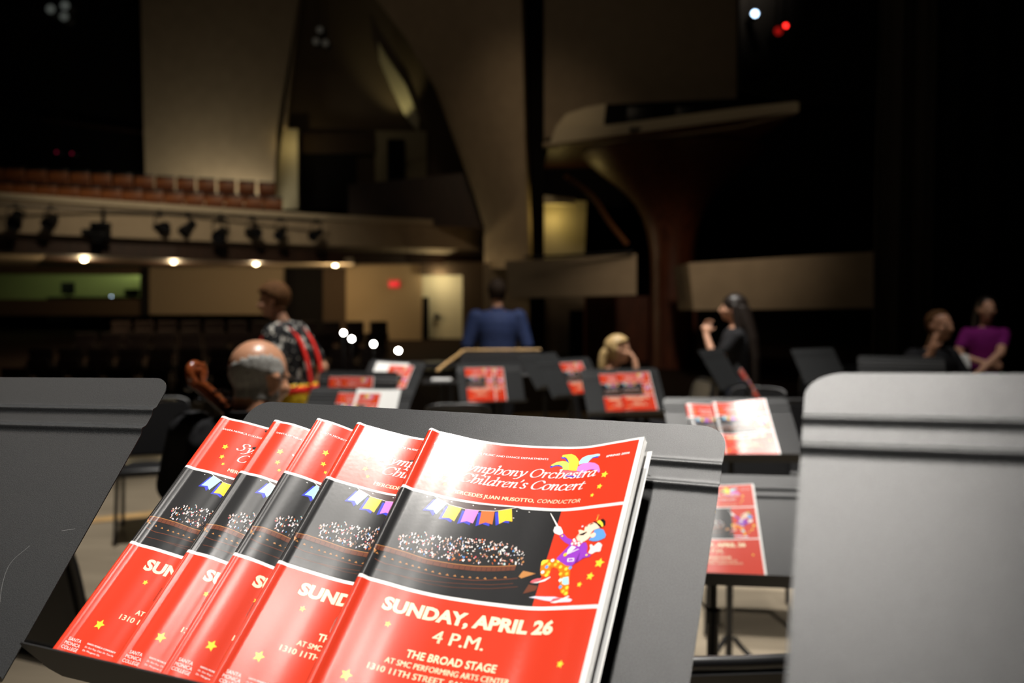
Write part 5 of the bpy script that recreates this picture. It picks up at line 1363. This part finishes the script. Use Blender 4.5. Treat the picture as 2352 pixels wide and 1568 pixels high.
slab('wall_balcony_side', [(800, 424, 22.6), (1066, 397, 22.6), (1116, 524, 22.6), (800, 506, 22.6)], .3, WALNUT)
# the tall leaning arch
def arch():
    bm = B()
    Ls = [(838, -40), (880, 20), (930, 85), (1000, 205), (1045, 325), (1085, 435), (1112, 520), (1112, 616)]
    Rs = [(1196, -40), (1198, 20), (1200, 85), (1203, 205), (1206, 325), (1210, 435), (1213, 520), (1216, 616)]
    rows = []
    for (xl, yl), (xr, yr) in zip(Ls, Rs):
        r = []
        for k in range(9):
            t = k / 8; r.append(at(xl + (xr - xl) * t, yl + (yr - yl) * t, 22.0 - 1.9 * math.sin(t * 1.45)))
        r.append(at(xr + 8, yr, 21.0)); r.append(at(xr, yr, 23.2)); r.append(at(xl, yl, 23.2))
        rows.append([bm.verts.new(q) for q in r])
    for a, b in zip(rows, rows[1:]):
        n = len(a)
        for k in range(n): bm.faces.new((a[k], b[k], b[(k + 1) % n], a[(k + 1) % n]))
    bm.faces.new(rows[0][::-1]); bm.faces.new(rows[-1])
    struct('wall_arch', bm, PLASTER, True)
arch()
slab('wall_arch_foot', [(1110, 604, 21.6), (1216, 604, 21.6), (1216, 830, 21.6), (1110, 830, 21.6)], .5, PLASTER2)

# ------------------------------------------------------------------ boxes and the flaring wooden column at the right
slab('wall_right_panel', [(1250, -30, 21), (1692, -30, 21), (1692, 262, 21), (1400, 262, 21), (1250, 320, 21)], .25, PLASTER2)
slab('wall_right_return', [(1216, -30, 22), (1254, -30, 22), (1254, 620, 22), (1216, 620, 22)], .3, BLACKWALL)
slab('wall_right_back', [(1216, 300, 22.4), (2150, 240, 22.4), (2150, 870, 22.4), (1216, 870, 22.4)], .2, BLACKWALL)
slab('wall_niche', [(1250, 456, 21.2), (1348, 462, 21.2), (1342, 600, 21.2), (1250, 600, 21.2)], .2, CREAM)
slab('trim_9', [(1250, 448, 20.7), (1322, 456, 20.7), (1322, 468, 20.7), (1250, 468, 20.7)], .3, CREAM)
point('niche_lamp', tuple(at(1272, 500, 20.75)), 6, .06, (1, .74, .24))
def box_front(name, q, Y0, Y1, depth, m):
    """a box's parapet: front face from left to right, then its return"""
    bm = B(); a = [at(x, y, Y) for x, y, Y in q]
    prism(bm, a, (0, depth, 0)); return struct(name, bm, m)
box_front('box_front_left', [(1160, 600, 17.6), (1462, 583, 16.4), (1462, 677, 16.4), (1172, 684, 17.6)], 0, 0, 1.6, PLASTER)
box_front('box_front_right', [(1581, 604, 15.6), (2006, 578, 14.4), (2006, 707, 14.4), (1593, 712, 15.6)], 0, 0, 1.4, PLASTER)
slab('wall_right_lower', [(1216, 680, 20.5), (1350, 680, 20.5), (1350, 840, 20.5), (1216, 840, 20.5)], .2, PLASTER2)
slab('trim_10', [(1216, 684, 20.2), (1252, 684, 20.2), (1252, 840, 20.2), (1216, 840, 20.2)], .2, BLACKWALL)
slab('door_3', [(1308, 712, 20.3), (1350, 712, 20.3), (1350, 840, 20.3), (1308, 840, 20.3)], .1, BLACKWALL)
slab('wall_wood_base', [(1345, 680, 19.4), (1600, 680, 19.4), (1600, 900, 19.4), (1345, 900, 19.4)], .4, WOOD)
c = at(1543, 700, 18.8); k = 18.8 / FPX
prof = [(905, 50), (800, 48), (640, 48), (580, 50), (535, 57), (500, 68), (470, 84), (445, 104), (420, 132), (398, 160), (375, 188), (357, 208)]
bm = B(); lathe(bm, [(r * k, at(1543, y, 18.8).z) for y, r in prof], Matrix.Translation((c.x, c.y, 0)), 40); struct('column_flared_wood', bm, WOOD, True)
bm = B(); tube(bm, arcpts([at(1300, 405, 15.5), at(1360, 450, 15.9), at(1400, 510, 16.3), at(1440, 560, 16.5)], 5), .05, 8); struct('trim_11', bm, mat('lighter_wood', (.20, .08, .03), .4, .4), True)
UB = [(1262, 331, 17.6), (1400, 325, 17.3), (1550, 309, 16.6), (1700, 289, 15.8), (1835, 256, 14.65)]
UT = [(1278, 287, 17.6), (1400, 287, 17.3), (1550, 267, 16.6), (1700, 247, 15.8), (1835, 232, 14.65)]
strip('box_front_upper', UT, UB, .22, mat('pale_plaster', (.52, .45, .32), .8, .2))
slab('box_front_upper_end', [(1278, 290, 17.7), (1300, 262, 17.7), (1345, 247, 17.6), (1392, 238, 17.5), (1386, 292, 17.45)], .3, MATS['pale_plaster'])
slab('trim_12', [(1248, 326, 17.9), (1285, 326, 17.5), (1285, 334, 17.5), (1248, 334, 17.9)], .3, PLASTER)
slab('ceiling_box', [(x, y, Y + .05) for x, y, Y in UB], .01, WOOD, drop=(0, 3.2, 0))
slab('wall_box_dark', [(1385, 240, 18.6), (1700, 225, 18.2), (1700, 300, 18.2), (1385, 310, 18.6)], .2, BLACKWALL)
for px, w, n in ((1470, .55, 'first'), (1585, .60, 'second')):
    p = at(px, 262, 17.4)
    e = empty('box_chair', Matrix.Translation((p.x, p.y, p.z - .9)), '%s dark chair back above the pale upper box parapet' % n, 'chair', 'chairs in the upper box')
    bm = B(); box(bm, (0, 0, .85), (w, .06, .42), bevel=.03); part('backrest', bm, BLACKPAD, e, True, 40)
    bm = B(); box(bm, (0, -.22, .5), (w, .46, .08), bevel=.03); part('seat', bm, BLACKPAD, e, True, 40)
# handrails on the lower boxes
for nm, pts, lab in (('handrail', [(1205, 590, 17.0), (1320, 586, 16.6), (1455, 578, 16.3)], 'thin black handrail on the left lower box'), ):
    bm = B(); tube(bm, [at(*q) for q in pts], .03, 8)
    o = link(nm, to_mesh(bm, nm, BLACKMETAL, True, 60)); tag(o, lab, 'handrail')

# ------------------------------------------------------------------ stage curtains at the right
def curtain(name, x0, x1, Y, depth, m, label):
    bm = B(); rows = []
    n = 60
    for i in range(n + 1):
        t = i / n; x = x0 + (x1 - x0) * t; y = Y + depth * math.sin(t * (x1 - x0) * 18) + depth * .4 * math.sin(t * 31)
        rows.append([bm.verts.new(q) for q in ((x, y, .01), (x, y, 11), (x, y + .03, 11), (x, y + .03, .01))])
    for a, b in zip(rows, rows[1:]):
        for k in range(4): bm.faces.new((a[k], b[k], b[(k + 1) % 4], a[(k + 1) % 4]))
    bm.faces.new(rows[0][::-1]); bm.faces.new(rows[-1])
    o = link(name, to_mesh(bm, name, m, True, 60)); return tag(o, label, 'curtain')
curtain('stage_curtain', at(2008, 700, 9.6).x, at(2142, 700, 9.6).x, 9.6, .05, mat('dark_grey_velour', (.060, .054, .046), .95, .1), 'tall dark grey stage curtain right of the right lower box')
curtain('stage_curtain', at(2142, 700, 9.2).x, 8.6, 9.2, .06, mat('black_velour', (.006, .006, .0065), .95, .1), 'wide black stage curtain behind the man and the woman at the far right')
bm = B(); prism(bm, [at(1700, -30, 10.2), at(2010, -30, 10.2), at(2010, 235, 10.2), at(1850, 235, 10.2), at(1700, 205, 10.2)], (0, .05, 0))
o = link('border_curtain', to_mesh(bm, 'border_curtain', MATS['black_velour'])); tag(o, 'black border curtain hanging high above the right lower box', 'curtain')

# ------------------------------------------------------------------ small lamps high up
def hung(px, py, Y, r, col, strength, label, group=None):
    p = at(px, py, Y)
    e = empty('hung_spotlight', Matrix.Translation(p), label, 'stage light', group)
    m = mat('glow_' + '_'.join('%d' % round(c * 100) for c in col) + '_%d' % round(strength * 10), tuple(c * .6 for c in col), .4, emit=col, estr=strength)
    bm = B(); lathe(bm, [(r * 1.2, 0), (r * 1.35, .1), (r * 1.1, .32), (r * .5, .36)], Matrix.Rotation(-math.pi / 2, 4, 'X'), 14, caps=False); part('lamp_body', bm, BLACKMATTE, e, True, 40)
    bm = B(); ellipsoid(bm, (0, .02, 0), (r, r * .4, r)); part('lens', bm, m, e, True)
    bm = B(); rod(bm, (0, .15, r), (0, .15, 13.9 - p.z), .012, seg=6); part('hanger', bm, BLACKMATTE, e)
hung(1735, 30, 9.9, .040, (.50, .72, 1.0), 7, 'bright bluish white lamp high up at the right')
hung(1806, 58, 9.9, .028, (1, .02, .015), 5, 'bright red lamp high up at the right')
hung(1789, 70, 9.9, .050, (1, .02, .015), .22, 'dim red lamp left of the bright red one', )
for i, (px, py) in enumerate(((115, 20), (148, 12), (146, 37))): hung(px, py, 20, .11, (.72, .80, .74), (.06, .075, .05)[i], 'faint pale spotlight at the upper left, %s of three' % ('left', 'top right', 'lower right')[i], 'faint spotlights at the upper left')  # weak lens emission stands for reflections in the glass
for i, (px, py) in enumerate(((734, 68), (725, 94), (747, 98))): hung(px, py, 24, .10, (.75, .72, .62), (.022, .016, .016)[i], 'very faint spotlight before the upper wall, %s of three' % ('top', 'lower left', 'lower right')[i], 'faint spotlights before the upper wall')
for i, (px, py) in enumerate(((129, 349), (164, 352))): hung(px, py, 22, .03, (.8, .02, .12), .22, 'tiny dim red light in the dark upper booth, %s of two' % ('left', 'right')[i], 'tiny red lights in the upper booth')
